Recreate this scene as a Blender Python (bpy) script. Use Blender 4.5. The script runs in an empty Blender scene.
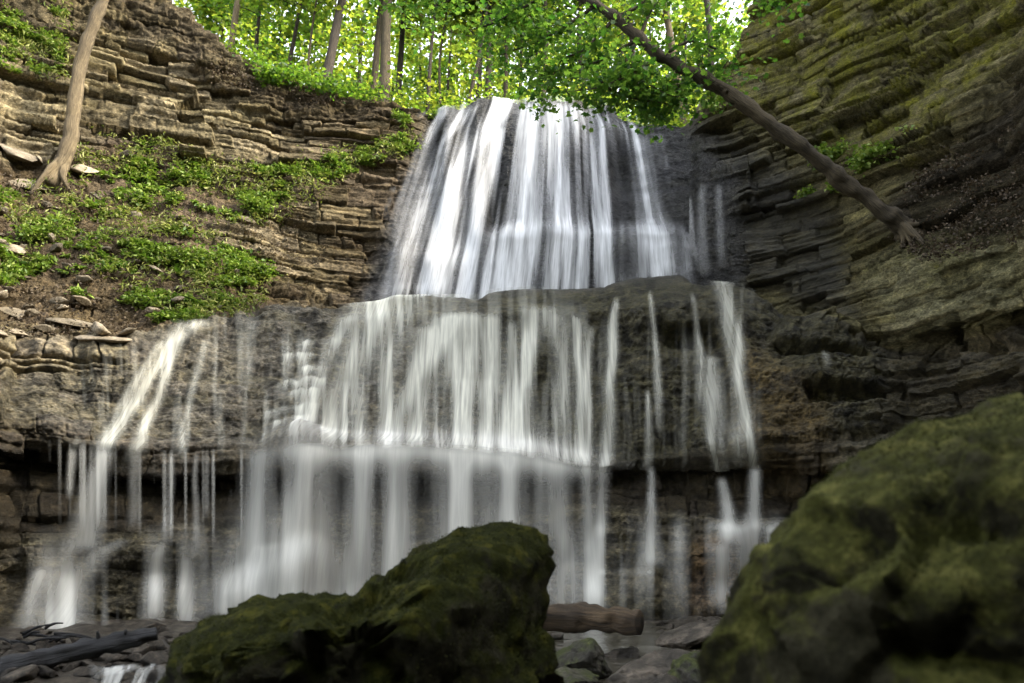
import bpy, math, random
import numpy as np
from mathutils import Vector, Matrix

C = bpy.context.scene.collection
SC = bpy.context.scene
random.seed(7)
RNG = np.random.default_rng(7)

# ------------------------------------------------------------------ camera, sky, sun, exposure
PITCH = math.radians(16.7)
CAM = np.array([0.0, 0.0, 1.0])
LENS = 28.0
FPX = LENS / 36.0 * 1024
cam_data = bpy.data.cameras.new("camera")
cam = bpy.data.objects.new("camera", cam_data)
C.objects.link(cam)
cam.location = CAM
cam.rotation_euler = (math.pi / 2 + PITCH, 0, 0)
cam_data.lens = LENS
cam_data.sensor_width = 36
cam_data.clip_end = 1000
cam_data.dof.use_dof = True
cam_data.dof.focus_distance = 19.0
cam_data.dof.aperture_fstop = 1.7
SC.camera = cam

SUN_EL, SUN_AZ = math.radians(37), math.radians(104)      # azimuth from +Y towards +X
world = bpy.data.worlds.new("World")
SC.world = world
world.use_nodes = True
wn = world.node_tree
bg = wn.nodes["Background"]
sky = wn.nodes.new("ShaderNodeTexSky")
sky.sky_type = 'NISHITA'
sky.sun_disc = False
sky.sun_elevation = SUN_EL
sky.sun_rotation = SUN_AZ
sky.dust_density = 1.6
sky.air_density = 1.0
sky.ozone_density = 0.3
hsv = wn.nodes.new("ShaderNodeHueSaturation")                     # thin high cloud takes the blue out of the sky
hsv.inputs['Saturation'].default_value = 0.30
wn.links.new(sky.outputs[0], hsv.inputs['Color'])
wn.links.new(hsv.outputs[0], bg.inputs[0])
bg.inputs[1].default_value = 0.15
sd = bpy.data.lights.new("sun", 'SUN')
sun = bpy.data.objects.new("sun", sd)
C.objects.link(sun)
sd.energy = 1.3
sd.angle = math.radians(8)                                      # sun through thin cloud
sd.color = (1.0, 0.90, 0.72)
sdir = Vector((math.sin(SUN_AZ) * math.cos(SUN_EL), math.cos(SUN_AZ) * math.cos(SUN_EL), math.sin(SUN_EL)))
sun.rotation_euler = (-sdir).to_track_quat('-Z', 'Y').to_euler()
SC.view_settings.view_transform = 'Standard'
SC.view_settings.look = 'None'
SC.view_settings.exposure = 3.15
SC.view_settings.gamma = 1.0
SC.view_settings.use_curve_mapping = False
SC.render.engine = 'CYCLES'
SC.cycles.max_bounces = 8
SC.cycles.diffuse_bounces = 3
SC.cycles.glossy_bounces = 2
SC.cycles.transmission_bounces = 4
SC.cycles.transparent_max_bounces = 16
SC.cycles.caustics_reflective = False
SC.cycles.caustics_refractive = False
SC.cycles.use_denoising = True

# ------------------------------------------------------------------ helpers
CP, SP = math.cos(PITCH), math.sin(PITCH)

def p2w(px, py, Y):
    """point of the world seen at that pixel at depth Y (metres in front of the camera)"""
    px, py, Y = np.broadcast_arrays(np.asarray(px, float), np.asarray(py, float), np.asarray(Y, float))
    x = (px - 512) / FPX
    y = (341.5 - py) / FPX
    up = y * CP + SP
    fw = CP - y * SP
    return np.stack([x / fw * Y, Y, CAM[2] + up / fw * Y], -1)

def w2p(P):
    P = np.asarray(P, float)
    d = P - CAM
    cz = d[..., 1] * CP + d[..., 2] * SP
    cy = -d[..., 1] * SP + d[..., 2] * CP
    return 512 + d[..., 0] / cz * FPX, 341.5 - cy / cz * FPX

def hsh(ix, iy, iz, seed=0):
    h = (ix.astype(np.int64) * 374761393 + iy.astype(np.int64) * 668265263 + iz.astype(np.int64) * 2147483647 + seed * 1274126177) & 0xFFFFFFFF
    h = ((h ^ (h >> 13)) * 1274126177) & 0xFFFFFFFF
    h = ((h ^ (h >> 16)) * 2246822519) & 0xFFFFFFFF
    h = h ^ (h >> 15)
    return h.astype(np.float64) / 4294967296.0

def vnoise(P, seed=0):
    """value noise in -1..1"""
    i = np.floor(P).astype(np.int64)
    f = P - i
    f = f * f * f * (f * (f * 6 - 15) + 10)
    out = 0
    for dx in (0, 1):
        wx = f[..., 0] if dx else 1 - f[..., 0]
        for dy in (0, 1):
            wy = f[..., 1] if dy else 1 - f[..., 1]
            for dz in (0, 1):
                wz = f[..., 2] if dz else 1 - f[..., 2]
                out = out + wx * wy * wz * hsh(i[..., 0] + dx, i[..., 1] + dy, i[..., 2] + dz, seed)
    return out * 2 - 1

def fbm(P, freq, octaves=4, seed=0, gain=0.5, ridged=False):
    out, a, tot = 0, 1.0, 0
    P = P * np.asarray(freq)
    for k in range(octaves):
        n = vnoise(P + 17.3 * k, seed + k)
        if ridged:
            n = 1 - 2 * np.abs(n)
        out = out + a * n
        tot += a
        a *= gain
        P = P * 2.03
    return out / tot

def n1(x, y, seed=0):
    x, y = np.broadcast_arrays(x, y)
    return vnoise(np.stack([x, y, np.zeros_like(x)], -1), seed)

def blur(a, k, axis):
    if k < 1:
        return a
    k = int(k)
    pad = [(0, 0)] * a.ndim
    pad[axis] = (k + 1, k)
    c = np.cumsum(np.pad(a, pad, mode='edge'), axis)
    n = a.shape[axis]
    hi = np.take(c, np.arange(2 * k + 1, 2 * k + 1 + n), axis)
    lo = np.take(c, np.arange(0, n), axis)
    return (hi - lo) / (2 * k + 1)

def pip(px, py, poly):
    inside = np.zeros(px.shape, bool)
    n = len(poly)
    for i in range(n):
        x0, y0 = poly[i]
        x1, y1 = poly[(i + 1) % n]
        if y0 == y1:
            continue
        cond = ((y0 > py) != (y1 > py)) & (px < (x1 - x0) * (py - y0) / (y1 - y0) + x0)
        inside ^= cond
    return inside

def sstep(a, b, x):
    t = np.clip((x - a) / (b - a), 0, 1)
    return t * t * (3 - 2 * t)

def tag(o, label=None, cat=None, group=None, kind=None):
    if label: o['label'] = label
    if cat: o['category'] = cat
    if group: o['group'] = group
    if kind: o['kind'] = kind
    return o

def empty(name, loc):
    o = bpy.data.objects.new(name, None)
    o.empty_display_size = 0.3
    C.objects.link(o)
    o.location = loc
    return o

def mesh_obj(name, verts, faces, mat, parent=None, smooth=True, origin=None, col=None, uv=None, attrs=None):
    """verts (n,3) array, faces (m,k) int array or list of lists"""
    verts = np.asarray(verts, np.float64)
    if origin is not None:
        verts = verts - np.asarray(origin)
    me = bpy.data.meshes.new(name)
    if isinstance(faces, np.ndarray):
        n, k = faces.shape
        me.vertices.add(len(verts))
        me.vertices.foreach_set('co', verts.astype(np.float32).ravel())
        me.loops.add(n * k)
        me.loops.foreach_set('vertex_index', faces.astype(np.int32).ravel())
        me.polygons.add(n)
        me.polygons.foreach_set('loop_start', np.arange(0, n * k, k, dtype=np.int32))
        me.update(calc_edges=True)
    else:
        me.from_pydata([tuple(v) for v in verts], [], faces)
        me.update()
    if smooth:
        me.polygons.foreach_set('use_smooth', np.ones(len(me.polygons), bool))
    if col is not None:
        a = me.color_attributes.new('Col', 'FLOAT_COLOR', 'POINT')
        c4 = np.ones((len(verts), 4), np.float32)
        c4[:, :3] = col
        a.data.foreach_set('color', c4.ravel())
    for nm, val in (attrs or {}).items():
        a = me.attributes.new(nm, 'FLOAT', 'POINT')
        a.data.foreach_set('value', np.asarray(val, np.float32).ravel())
    if uv is not None:
        l = me.uv_layers.new(name='flow')
        vi = np.empty(len(me.loops), np.int32)
        me.loops.foreach_get('vertex_index', vi)
        l.data.foreach_set('uv', np.asarray(uv, np.float32)[vi].ravel())
    me.materials.append(mat)
    o = bpy.data.objects.new(name, me)
    C.objects.link(o)
    if parent is not None:
        o.parent = parent
    if origin is not None and parent is None:
        o.location = origin
    return o

def grid_faces(nr, nc):
    i = np.arange(nr * nc).reshape(nr, nc)
    return np.stack([i[:-1, :-1], i[:-1, 1:], i[1:, 1:], i[1:, :-1]], -1).reshape(-1, 4)

# ------------------------------------------------------------------ materials
def new_mat(name):
    m = bpy.data.materials.new(name)
    m.use_nodes = True
    nt = m.node_tree
    return m, nt, nt.nodes, nt.links, nt.nodes["Principled BSDF"]

def noise_node(N, L, scale, detail=6, rough=0.6, coord=None, mapping=None, dist=0.0):
    n = N.new("ShaderNodeTexNoise")
    n.inputs['Scale'].default_value = scale
    n.inputs['Detail'].default_value = detail
    n.inputs['Roughness'].default_value = rough
    n.inputs['Distortion'].default_value = dist
    if coord is not None:
        if mapping:
            mp = N.new("ShaderNodeMapping")
            mp.inputs['Scale'].default_value = mapping
            L.new(coord, mp.inputs[0])
            L.new(mp.outputs[0], n.inputs['Vector'])
        else:
            L.new(coord, n.inputs['Vector'])
    return n

def ramp(N, L, src, pts):
    r = N.new("ShaderNodeValToRGB")
    e = r.color_ramp.elements
    e[0].position, e[0].color = pts[0][0], (*pts[0][1], 1)
    e[1].position, e[1].color = pts[-1][0], (*pts[-1][1], 1)
    for p, c in pts[1:-1]:
        k = e.new(p)
        k.color = (*c, 1)
    L.new(src, r.inputs[0])
    return r

def mixc(N, L, fac, a, b, mode='MIX'):
    m = N.new("ShaderNodeMix")
    m.data_type = 'RGBA'
    m.blend_type = mode
    for s, v in ((m.inputs[0], fac), (m.inputs[6], a), (m.inputs[7], b)):
        if isinstance(v, bpy.types.NodeSocket):
            L.new(v, s)
        else:
            s.default_value = v if not isinstance(v, tuple) else (*v, 1)
    return m.outputs[2]

def math_n(N, L, op, a, b=None, clamp=False):
    m = N.new("ShaderNodeMath")
    m.operation = op
    m.use_clamp = clamp
    for s, v in zip(m.inputs, (a, b)):
        if v is None: continue
        if isinstance(v, bpy.types.NodeSocket): L.new(v, s)
        else: s.default_value = v
    return m.outputs[0]

def rock_vc_material():
    """cliff rock: own colour and wetness per vertex, fine grain from noise"""
    m, nt, N, L, b = new_mat("layered_rock")
    geo = N.new("ShaderNodeNewGeometry")
    co = geo.outputs['Position']
    at = N.new("ShaderNodeAttribute"); at.attribute_name = 'Col'
    wet = N.new("ShaderNodeAttribute"); wet.attribute_name = 'wet'
    moss = N.new("ShaderNodeAttribute"); moss.attribute_name = 'moss'
    n1_ = noise_node(N, L, 2.6, 9, 0.68, co, (1, 1, 2.0))
    n2_ = noise_node(N, L, 17.0, 6, 0.7, co, (1, 1, 1.6))
    g = ramp(N, L, n1_.outputs[0], [(0.3, (0.28, 0.27, 0.26)), (0.5, (0.85, 0.85, 0.83)), (0.72, (1.8, 1.72, 1.55))])
    g2 = ramp(N, L, n2_.outputs[0], [(0.3, (0.3, 0.3, 0.3)), (0.5, (0.85, 0.85, 0.85)), (0.72, (2.0, 1.95, 1.85))])
    c = mixc(N, L, 1.0, at.outputs['Color'], g.outputs[0], 'MULTIPLY')
    c = mixc(N, L, 0.85, c, g2.outputs[0], 'MULTIPLY')
    # moss in patches where the attribute allows it
    n3 = noise_node(N, L, 1.7, 8, 0.7, co)
    mf = math_n(N, L, 'ADD', n3.outputs[0], moss.outputs['Fac'])
    mr = ramp(N, L, mf, [(0.78, (0, 0, 0)), (1.0, (1, 1, 1))])
    mc = ramp(N, L, n2_.outputs[0], [(0.3, (0.035, 0.045, 0.008)), (0.55, (0.14, 0.135, 0.02)), (0.75, (0.30, 0.26, 0.035))])
    c = mixc(N, L, mr.outputs[0], c, mc.outputs[0])
    L.new(c, b.inputs['Base Color'])
    rr = N.new("ShaderNodeMapRange")
    L.new(wet.outputs['Fac'], rr.inputs[0])
    rr.inputs[3].default_value = 0.92
    rr.inputs[4].default_value = 0.28
    r2 = math_n(N, L, 'MULTIPLY_ADD', n2_.outputs[0], 0.25)
    N_add = math_n(N, L, 'ADD', rr.outputs[0], math_n(N, L, 'MULTIPLY', math_n(N, L, 'SUBTRACT', n2_.outputs[0], 0.5), 0.5), True)
    L.new(N_add, b.inputs['Roughness'])
    sm = N.new('ShaderNodeMapRange'); L.new(wet.outputs['Fac'], sm.inputs[0]); sm.inputs[3].default_value = 0.03; sm.inputs[4].default_value = 0.26
    L.new(sm.outputs[0], b.inputs['Specular IOR Level'])
    n4 = noise_node(N, L, 9.0, 8, 0.72, co, (1, 1, 2.2))
    bp = N.new("ShaderNodeBump"); bp.inputs['Strength'].default_value = 1.0; bp.inputs['Distance'].default_value = 0.13
    L.new(n4.outputs[0], bp.inputs['Height'])
    n5 = noise_node(N, L, 42.0, 4, 0.7, co)
    bp2 = N.new("ShaderNodeBump"); bp2.inputs['Strength'].default_value = 0.7; bp2.inputs['Distance'].default_value = 0.035
    L.new(n5.outputs[0], bp2.inputs['Height'])
    L.new(bp.outputs[0], bp2.inputs['Normal'])
    L.new(bp2.outputs[0], b.inputs['Normal'])
    return m

def stone_material(name, dark, mid, light, rough=0.7, moss=0.0, scale=3.0, mosscols=None, bump=0.05):
    m, nt, N, L, b = new_mat(name)
    tc = N.new("ShaderNodeTexCoord")
    oi = N.new("ShaderNodeObjectInfo")
    vadd = N.new("ShaderNodeVectorMath"); vadd.operation = 'ADD'
    L.new(tc.outputs['Object'], vadd.inputs[0])
    cr = N.new("ShaderNodeCombineXYZ")
    L.new(math_n(N, L, 'MULTIPLY', oi.outputs['Random'], 37.0), cr.inputs[0])
    L.new(cr.outputs[0], vadd.inputs[1])
    co = vadd.outputs[0]
    a = noise_node(N, L, scale, 9, 0.68, co)
    r = ramp(N, L, a.outputs[0], [(0.28, dark), (0.5, mid), (0.75, light)])
    c = r.outputs[0]
    f = noise_node(N, L, scale * 9, 6, 0.7, co)
    g2 = ramp(N, L, f.outputs[0], [(0.3, (0.55, 0.55, 0.55)), (0.7, (1.4, 1.4, 1.35))])
    c = mixc(N, L, 0.8, c, g2.outputs[0], 'MULTIPLY')
    vr = math_n(N, L, 'ADD', math_n(N, L, 'MULTIPLY', oi.outputs['Random'], 0.9), 0.55)
    c = mixc(N, L, 1.0, c, vr, 'MULTIPLY')
    if moss > 0:
        mm = noise_node(N, L, scale * 0.8, 8, 0.7, co, dist=0.4)
        geo = N.new("ShaderNodeNewGeometry")
        sx = N.new("ShaderNodeSeparateXYZ"); L.new(geo.outputs['Normal'], sx.inputs[0])
        v = math_n(N, L, 'ADD', mm.outputs[0], math_n(N, L, 'MULTIPLY', sx.outputs[2], 0.18))
        mr = ramp(N, L, v, [(0.62 - moss * 0.3, (0, 0, 0)), (0.74 - moss * 0.3, (1, 1, 1))])
        k = mosscols or ((0.012, 0.017, 0.003), (0.04, 0.048, 0.008), (0.10, 0.10, 0.018))
        mc = ramp(N, L, noise_node(N, L, scale * 2.2, 8, 0.72, co).outputs[0], [(0.3, k[0]), (0.52, k[1]), (0.72, k[2])])
        mc2 = mixc(N, L, 0.8, mc.outputs[0], g2.outputs[0], 'MULTIPLY')
        c = mixc(N, L, mr.outputs[0], c, mc2)
    L.new(c, b.inputs['Base Color'])
    b.inputs['Roughness'].default_value = rough
    b.inputs['Specular IOR Level'].default_value = 0.2 if moss < 0.4 else 0.04
    n4 = noise_node(N, L, scale * 4, 9, 0.72, co)
    bp = N.new("ShaderNodeBump"); bp.inputs['Strength'].default_value = 0.9; bp.inputs['Distance'].default_value = bump
    L.new(n4.outputs[0], bp.inputs['Height'])
    L.new(bp.outputs[0], b.inputs['Normal'])
    return m

def bark_material(name, dark, light, rough=0.9, zs=0.25):
    m, nt, N, L, b = new_mat(name)
    tc = N.new("ShaderNodeTexCoord")
    a = noise_node(N, L, 14.0, 9, 0.75, tc.outputs['UV'], (1.6, zs, 1.0), 0.6)
    p = noise_node(N, L, 1.3, 5, 0.6, tc.outputs['Object'])
    r = ramp(N, L, a.outputs[0], [(0.36, dark), (0.66, light)])
    g = ramp(N, L, p.outputs[0], [(0.3, (0.6, 0.6, 0.62)), (0.7, (1.35, 1.3, 1.2))])
    c = mixc(N, L, 1.0, r.outputs[0], g.outputs[0], 'MULTIPLY')
    L.new(c, b.inputs['Base Color'])
    b.inputs['Roughness'].default_value = rough
    b.inputs['Specular IOR Level'].default_value = 0.3
    bp = N.new("ShaderNodeBump"); bp.inputs['Strength'].default_value = 1.0; bp.inputs['Distance'].default_value = 0.06
    L.new(a.outputs[0], bp.inputs['Height'])
    L.new(bp.outputs[0], b.inputs['Normal'])
    return m

def leaf_material(name, c0, c1, t0, t1, trans=0.5, rough=0.5):
    m, nt, N, L, b = new_mat(name)
    geo = N.new("ShaderNodeNewGeometry")
    rnd = geo.outputs['Random Per Island']
    d = ramp(N, L, rnd, [(0.0, c0), (1.0, c1)])
    t = ramp(N, L, rnd, [(0.0, t0), (1.0, t1)])
    L.new(d.outputs[0], b.inputs['Base Color'])
    b.inputs['Roughness'].default_value = rough
    b.inputs['Specular IOR Level'].default_value = 0.3
    tr = N.new("ShaderNodeBsdfTranslucent")
    L.new(t.outputs[0], tr.inputs[0])
    mx = N.new("ShaderNodeMixShader")
    mx.inputs[0].default_value = trans
    L.new(b.outputs[0], mx.inputs[1])
    L.new(tr.outputs[0], mx.inputs[2])
    L.new(mx.outputs[0], N["Material Output"].inputs[0])
    return m

def water_material(name='falling_water', hard=1.0, su=15.0, sv=0.55):
    """silky falling water: white foam, clear where the flow is thin"""
    m, nt, N, L, b = new_mat(name)
    at = N.new("ShaderNodeAttribute"); at.attribute_name = 'foam'
    tint = N.new("ShaderNodeAttribute"); tint.attribute_name = 'Col'
    uv = N.new("ShaderNodeUVMap"); uv.uv_map = 'flow'
    s1 = noise_node(N, L, 1.0, 3, 0.55, uv.outputs[0], (su, sv, 1.0))
    s2 = noise_node(N, L, 1.0, 3, 0.6, uv.outputs[0], (42.0, 1.6, 1.0))
    f1 = N.new("ShaderNodeMapRange"); L.new(s1.outputs[0], f1.inputs[0])
    f1.inputs[1].default_value = 0.3; f1.inputs[2].default_value = 0.7; f1.inputs[3].default_value = 1 - 0.28 * hard; f1.inputs[4].default_value = 1 + 0.25 * hard
    f2 = N.new("ShaderNodeMapRange"); L.new(s2.outputs[0], f2.inputs[0])
    f2.inputs[1].default_value = 0.3; f2.inputs[2].default_value = 0.7; f2.inputs[3].default_value = 1 - 0.22 * hard; f2.inputs[4].default_value = 1 + 0.2 * hard
    fac = math_n(N, L, 'MULTIPLY', math_n(N, L, 'MULTIPLY', at.outputs['Fac'], f1.outputs[0]), f2.outputs[0], True)
    df = N.new("ShaderNodeBsdfDiffuse")
    L.new(tint.outputs['Color'], df.inputs[0])
    tl = N.new("ShaderNodeBsdfTranslucent")
    L.new(tint.outputs['Color'], tl.inputs[0])
    m1 = N.new("ShaderNodeMixShader"); m1.inputs[0].default_value = 0.3
    L.new(df.outputs[0], m1.inputs[1]); L.new(tl.outputs[0], m1.inputs[2])
    tp = N.new("ShaderNodeBsdfTransparent")
    mx = N.new("ShaderNodeMixShader")
    L.new(fac, mx.inputs[0]); L.new(tp.outputs[0], mx.inputs[1]); L.new(m1.outputs[0], mx.inputs[2])
    L.new(mx.outputs[0], N["Material Output"].inputs[0])
    N.remove(b)
    return m

def creek_material():
    m, nt, N, L, b = new_mat("creek_water")
    geo = N.new("ShaderNodeNewGeometry")
    a = noise_node(N, L, 1.6, 5, 0.6, geo.outputs['Position'], (1.0, 2.5, 1.0), 1.0)
    r = ramp(N, L, a.outputs[0], [(0.35, (0.02, 0.017, 0.011)), (0.58, (0.05, 0.045, 0.033)), (0.75, (0.26, 0.25, 0.22))])
    L.new(r.outputs[0], b.inputs['Base Color'])
    b.inputs['Roughness'].default_value = 0.16
    n = noise_node(N, L, 5.0, 4, 0.5, geo.outputs['Position'], (1, 2.0, 1))
    bp = N.new("ShaderNodeBump"); bp.inputs['Strength'].default_value = 0.4; bp.inputs['Distance'].default_value = 0.04
    L.new(n.outputs[0], bp.inputs['Height']); L.new(bp.outputs[0], b.inputs['Normal'])
    return m

M = {}
M['cliff'] = rock_vc_material()
M['water'] = water_material()
M['water_soft'] = water_material('soft_water', 0.35, 7.0, 0.3)
M['creek'] = creek_material()
M['ground'] = stone_material("creek_gravel", (0.008, 0.007, 0.005), (0.03, 0.025, 0.019), (0.12, 0.10, 0.075), 0.38, 0, 6.0)
M['light_block_hill'] = stone_material("blocking_slope", (0.012, 0.016, 0.006), (0.03, 0.035, 0.013), (0.06, 0.06, 0.025), 0.95, 0, 0.6)  # dark green for the unseen slope that blocks light
M['boulder'] = stone_material("mossy_boulder", (0.004, 0.004, 0.003), (0.018, 0.0165, 0.010), (0.055, 0.051, 0.030), 0.8, 0.52, 3.4,
                              ((0.004, 0.005, 0.001), (0.017, 0.019, 0.0032), (0.065, 0.062, 0.010)))
M['boulder2'] = stone_material("green_boulder", (0.008, 0.008, 0.005), (0.04, 0.037, 0.021), (0.13, 0.12, 0.075), 0.8, 0.42, 4.0,
                               ((0.012, 0.014, 0.004), (0.06, 0.062, 0.016), (0.18, 0.17, 0.05)), 0.08)
M['stone'] = stone_material("creek_stone", (0.012, 0.010, 0.008), (0.045, 0.038, 0.03), (0.16, 0.13, 0.10), 0.38, 0, 4.0)
M['slab'] = stone_material("limestone_slab", (0.06, 0.05, 0.033), (0.17, 0.14, 0.10), (0.34, 0.29, 0.22), 0.85, 0, 2.5)
M['mossstone'] = stone_material("mossy_stone", (0.012, 0.011, 0.008), (0.04, 0.036, 0.028), (0.12, 0.105, 0.08), 0.42, 0.2, 4.0,
                                ((0.01, 0.014, 0.003), (0.035, 0.042, 0.008), (0.09, 0.095, 0.02)))
M['bark_pale'] = bark_material("pale_bark", (0.06, 0.045, 0.026), (0.19, 0.15, 0.09))
M['bark_dark'] = bark_material("dark_bark", (0.016, 0.013, 0.008), (0.12, 0.097, 0.06))
M['bark_mid'] = bark_material("grey_bark", (0.02, 0.016, 0.012), (0.075, 0.06, 0.043))
M['charred'] = bark_material("charred_wood", (0.008, 0.008, 0.009), (0.045, 0.046, 0.05), 0.6, 0.12)
M['logwood'] = bark_material("wet_log_wood", (0.014, 0.010, 0.006), (0.10, 0.066, 0.034), 0.6, 0.12)
M['leaf_y'] = leaf_material("yellow_green_leaf", (0.035, 0.075, 0.011), (0.085, 0.12, 0.018), (0.13, 0.27, 0.02), (0.38, 0.42, 0.04), 0.65)
M['leaf_g'] = leaf_material("green_leaf", (0.03, 0.075, 0.012), (0.08, 0.13, 0.02), (0.07, 0.18, 0.012), (0.2, 0.30, 0.025), 0.55)
M['leaf_m'] = leaf_material("maple_leaf", (0.012, 0.042, 0.009), (0.05, 0.10, 0.018), (0.05, 0.16, 0.014), (0.2, 0.34, 0.035), 0.5)
M['leaf_f'] = leaf_material("fern_leaf", (0.05, 0.10, 0.016), (0.27, 0.33, 0.07), (0.08, 0.18, 0.012), (0.2, 0.28, 0.03), 0.35)
M['leaf_s'] = leaf_material("grass_blade", (0.08, 0.11, 0.02), (0.30, 0.30, 0.10), (0.12, 0.2, 0.02), (0.3, 0.32, 0.06), 0.35)
M['moss'] = leaf_material("moss_tuft", (0.008, 0.010, 0.0015), (0.05, 0.052, 0.008), (0.008, 0.012, 0.002), (0.04, 0.05, 0.006), 0.25, 0.9)
M['litter'] = leaf_material("dead_leaf", (0.024, 0.018, 0.012), (0.10, 0.075, 0.048), (0.05, 0.03, 0.015), (0.15, 0.1, 0.05), 0.15, 0.8)

# ------------------------------------------------------------------ the cliff, one sheet from the creek bed up over the rim
# per column: (pixel row, depth) of the feature lines, from the foot up
CTRL = {
 -420: [(700,7.5),(640,8),(570,8.3),(470,8.8),(450,8.2),(430,8.2),(410,8.3),(380,8.5),(350,8.8),(325,9.2),(300,9.6),(120,12),(60,12.5),(-420,13.5)],
 -180: [(660,11),(600,11.4),(550,11.7),(458,12.4),(442,11.6),(424,11.6),(405,11.8),(385,12),(365,12.2),(330,12.7),(318,13.1),(150,16),(110,16.5),(-200,18)],
 0:    [(642,14),(590,14.4),(545,14.8),(455,15.7),(440,14.7),(428,14.6),(405,14.85),(388,15.05),(376,15.3),(337,15.6),(329,16.0),(205,18.4),(165,18.9),(-90,20)],
 80:   [(636,14.5),(588,14.9),(536,15.2),(465,16.2),(452,15.2),(440,15.1),(420,15.4),(392,15.7),(368,15.9),(342,16.2),(332,16.7),(175,19.8),(140,20.1),(-60,21)],
 150:  [(632,14.9),(585,15.3),(530,15.6),(478,16.6),(464,15.6),(454,15.6),(440,15.9),(400,16.2),(350,16.5),(332,16.9),(324,17.4),(180,20.6),(145,20.9),(-15,22)],
 230:  [(624,15.4),(580,15.7),(522,16.0),(480,17.0),(466,16.0),(455,15.9),(443,16.4),(392,16.9),(335,17.3),(316,17.7),(312,18.6),(195,21.0),(170,21.3),(52,22.4)],
 330:  [(620,15.7),(575,16.0),(512,16.5),(476,17.2),(462,16.2),(450,16.1),(438,16.9),(385,17.6),(322,18.0),(306,18.4),(316,20.9),(222,21.6),(165,22.1),(96,22.9)],
 430:  [(618,15.9),(565,16.3),(508,16.8),(474,17.4),(460,16.4),(447,16.3),(436,17.3),(380,18.1),(318,18.5),(301,18.9),(326,21.9),(232,22.5),(170,22.9),(114,23.4)],
 470:  [(618,15.95),(562,16.35),(506,16.85),(476,17.45),(464,16.5),(451,16.4),(440,17.4),(380,18.15),(317,18.55),(299,18.95),(326,21.95),(232,22.45),(170,22.95),(103,23.6)],
 520:  [(618,16.0),(560,16.4),(505,16.9),(478,17.5),(468,16.6),(456,16.5),(444,17.5),(380,18.2),(316,18.6),(298,19.0),(326,22.0),(232,22.4),(170,22.95),(97,23.7)],
 600:  [(616,16.1),(560,16.5),(507,17.0),(486,17.5),(476,16.7),(466,16.6),(458,17.2),(384,18.0),(314,18.5),(294,18.9),(322,21.9),(232,22.3),(170,22.9),(106,23.5)],
 690:  [(610,16.1),(565,16.3),(512,16.7),(492,17.5),(472,17.0),(462,16.9),(450,17.05),(386,17.6),(306,18.3),(284,18.7),(306,21.5),(240,21.8),(180,22.1),(131,22.6)],
 740:  [(606,16.0),(562,16.2),(522,16.6),(496,17.1),(470,16.6),(460,16.5),(446,16.65),(380,17.2),(306,18.1),(280,18.5),(292,20.6),(225,21.0),(150,21.3),(40,22.6)],
 800:  [(604,15.7),(560,15.9),(520,16.2),(494,16.9),(470,16.2),(458,16.1),(440,16.3),(392,16.7),(340,17.3),(318,17.7),(316,19.2),(232,19.8),(135,20.2),(-60,22)],
 870:  [(602,15.2),(560,15.4),(512,15.6),(478,16.3),(462,15.6),(450,15.5),(430,15.8),(396,16.2),(372,16.6),(350,17.1),(334,17.5),(240,18.2),(150,18.5),(-120,20.3)],
 950:  [(606,14),(560,14.2),(505,14.4),(460,15),(445,14.5),(432,14.4),(418,14.7),(392,15.0),(365,15.3),(346,16.0),(330,15.2),(245,15.6),(170,16.5),(-170,18.2)],
 1024: [(612,12.8),(560,13),(500,13.2),(450,13.7),(438,13.3),(424,13.2),(408,13.5),(380,13.7),(345,14.0),(326,14.6),(308,13.9),(232,14.2),(110,15.4),(-230,16.6)],
 1180: [(640,9.6),(560,9.8),(480,10),(430,10.3),(415,10),(400,9.9),(385,10.1),(350,10.3),(310,10.5),(285,11),(262,10.4),(170,10.8),(20,11.8),(-400,13)],
 1400: [(690,6.0),(560,6.2),(450,6.4),(400,6.6),(380,6.3),(360,6.3),(340,6.4),(290,6.6),(240,6.8),(200,7),(170,6.6),(60,7),(-140,7.6),(-700,8.4)],
}
cols = np.array(sorted(CTRL))
K = 14
ctl = np.array([CTRL[c] for c in cols], float)                     # (ncol, K, 2)
colpx = np.concatenate([np.arange(-420, -10, 6.0), np.arange(-10, 1034, 1.0), np.arange(1034, 1401, 6.0)])
NCOL = len(colpx)
rows_n = [52, 50, 42, 16, 10, 16, 62, 58, 24, 20, 110, 66, 130]
PY = np.zeros((K, NCOL)); YY = np.zeros((K, NCOL))
for k in range(K):
    PY[k] = np.interp(colpx, cols, ctl[:, k, 0]); YY[k] = np.interp(colpx, cols, ctl[:, k, 1])
for arr in (PY, YY):
    for _ in range(2):
        arr[:] = blur(arr, 18, 1)
# natural wobble of every feature line
calm = 1 - 0.75 * sstep(320, 360, colpx) * (1 - sstep(720, 770, colpx))
for k in range(K):
    PY[k] += (calm if k in (7, 8, 9) else 1) * (3.2 * n1(colpx / 38.0, np.full(NCOL, k * 3.1), 5) + 1.6 * n1(colpx / 12.0, np.full(NCOL, k * 3.1), 6))
    YY[k] += 0.16 * n1(colpx / 60.0, np.full(NCOL, k * 2.3), 8)
PT = [p2w(colpx, PY[k], YY[k]) for k in range(K)]
# beyond the rim: a shoulder, then the rising forest floor
rim = PT[-1]
out = rim - np.array([0, 5.0, 0]); out[:, 2] = 0; out /= np.linalg.norm(out, axis=1)[:, None]
PT.append(rim + out * 0.9 + np.array([0, 0, 0.12]))
PT.append(rim + out * 6.0 + np.array([0, 0, 1.6]))
PT.append(rim + out * 22.0 + np.array([0, 0, 6.5]))
PT.append(rim + out * 110.0 + np.array([0, 0, 20.0]))
rows_n += [8, 14, 14, 8]
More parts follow.
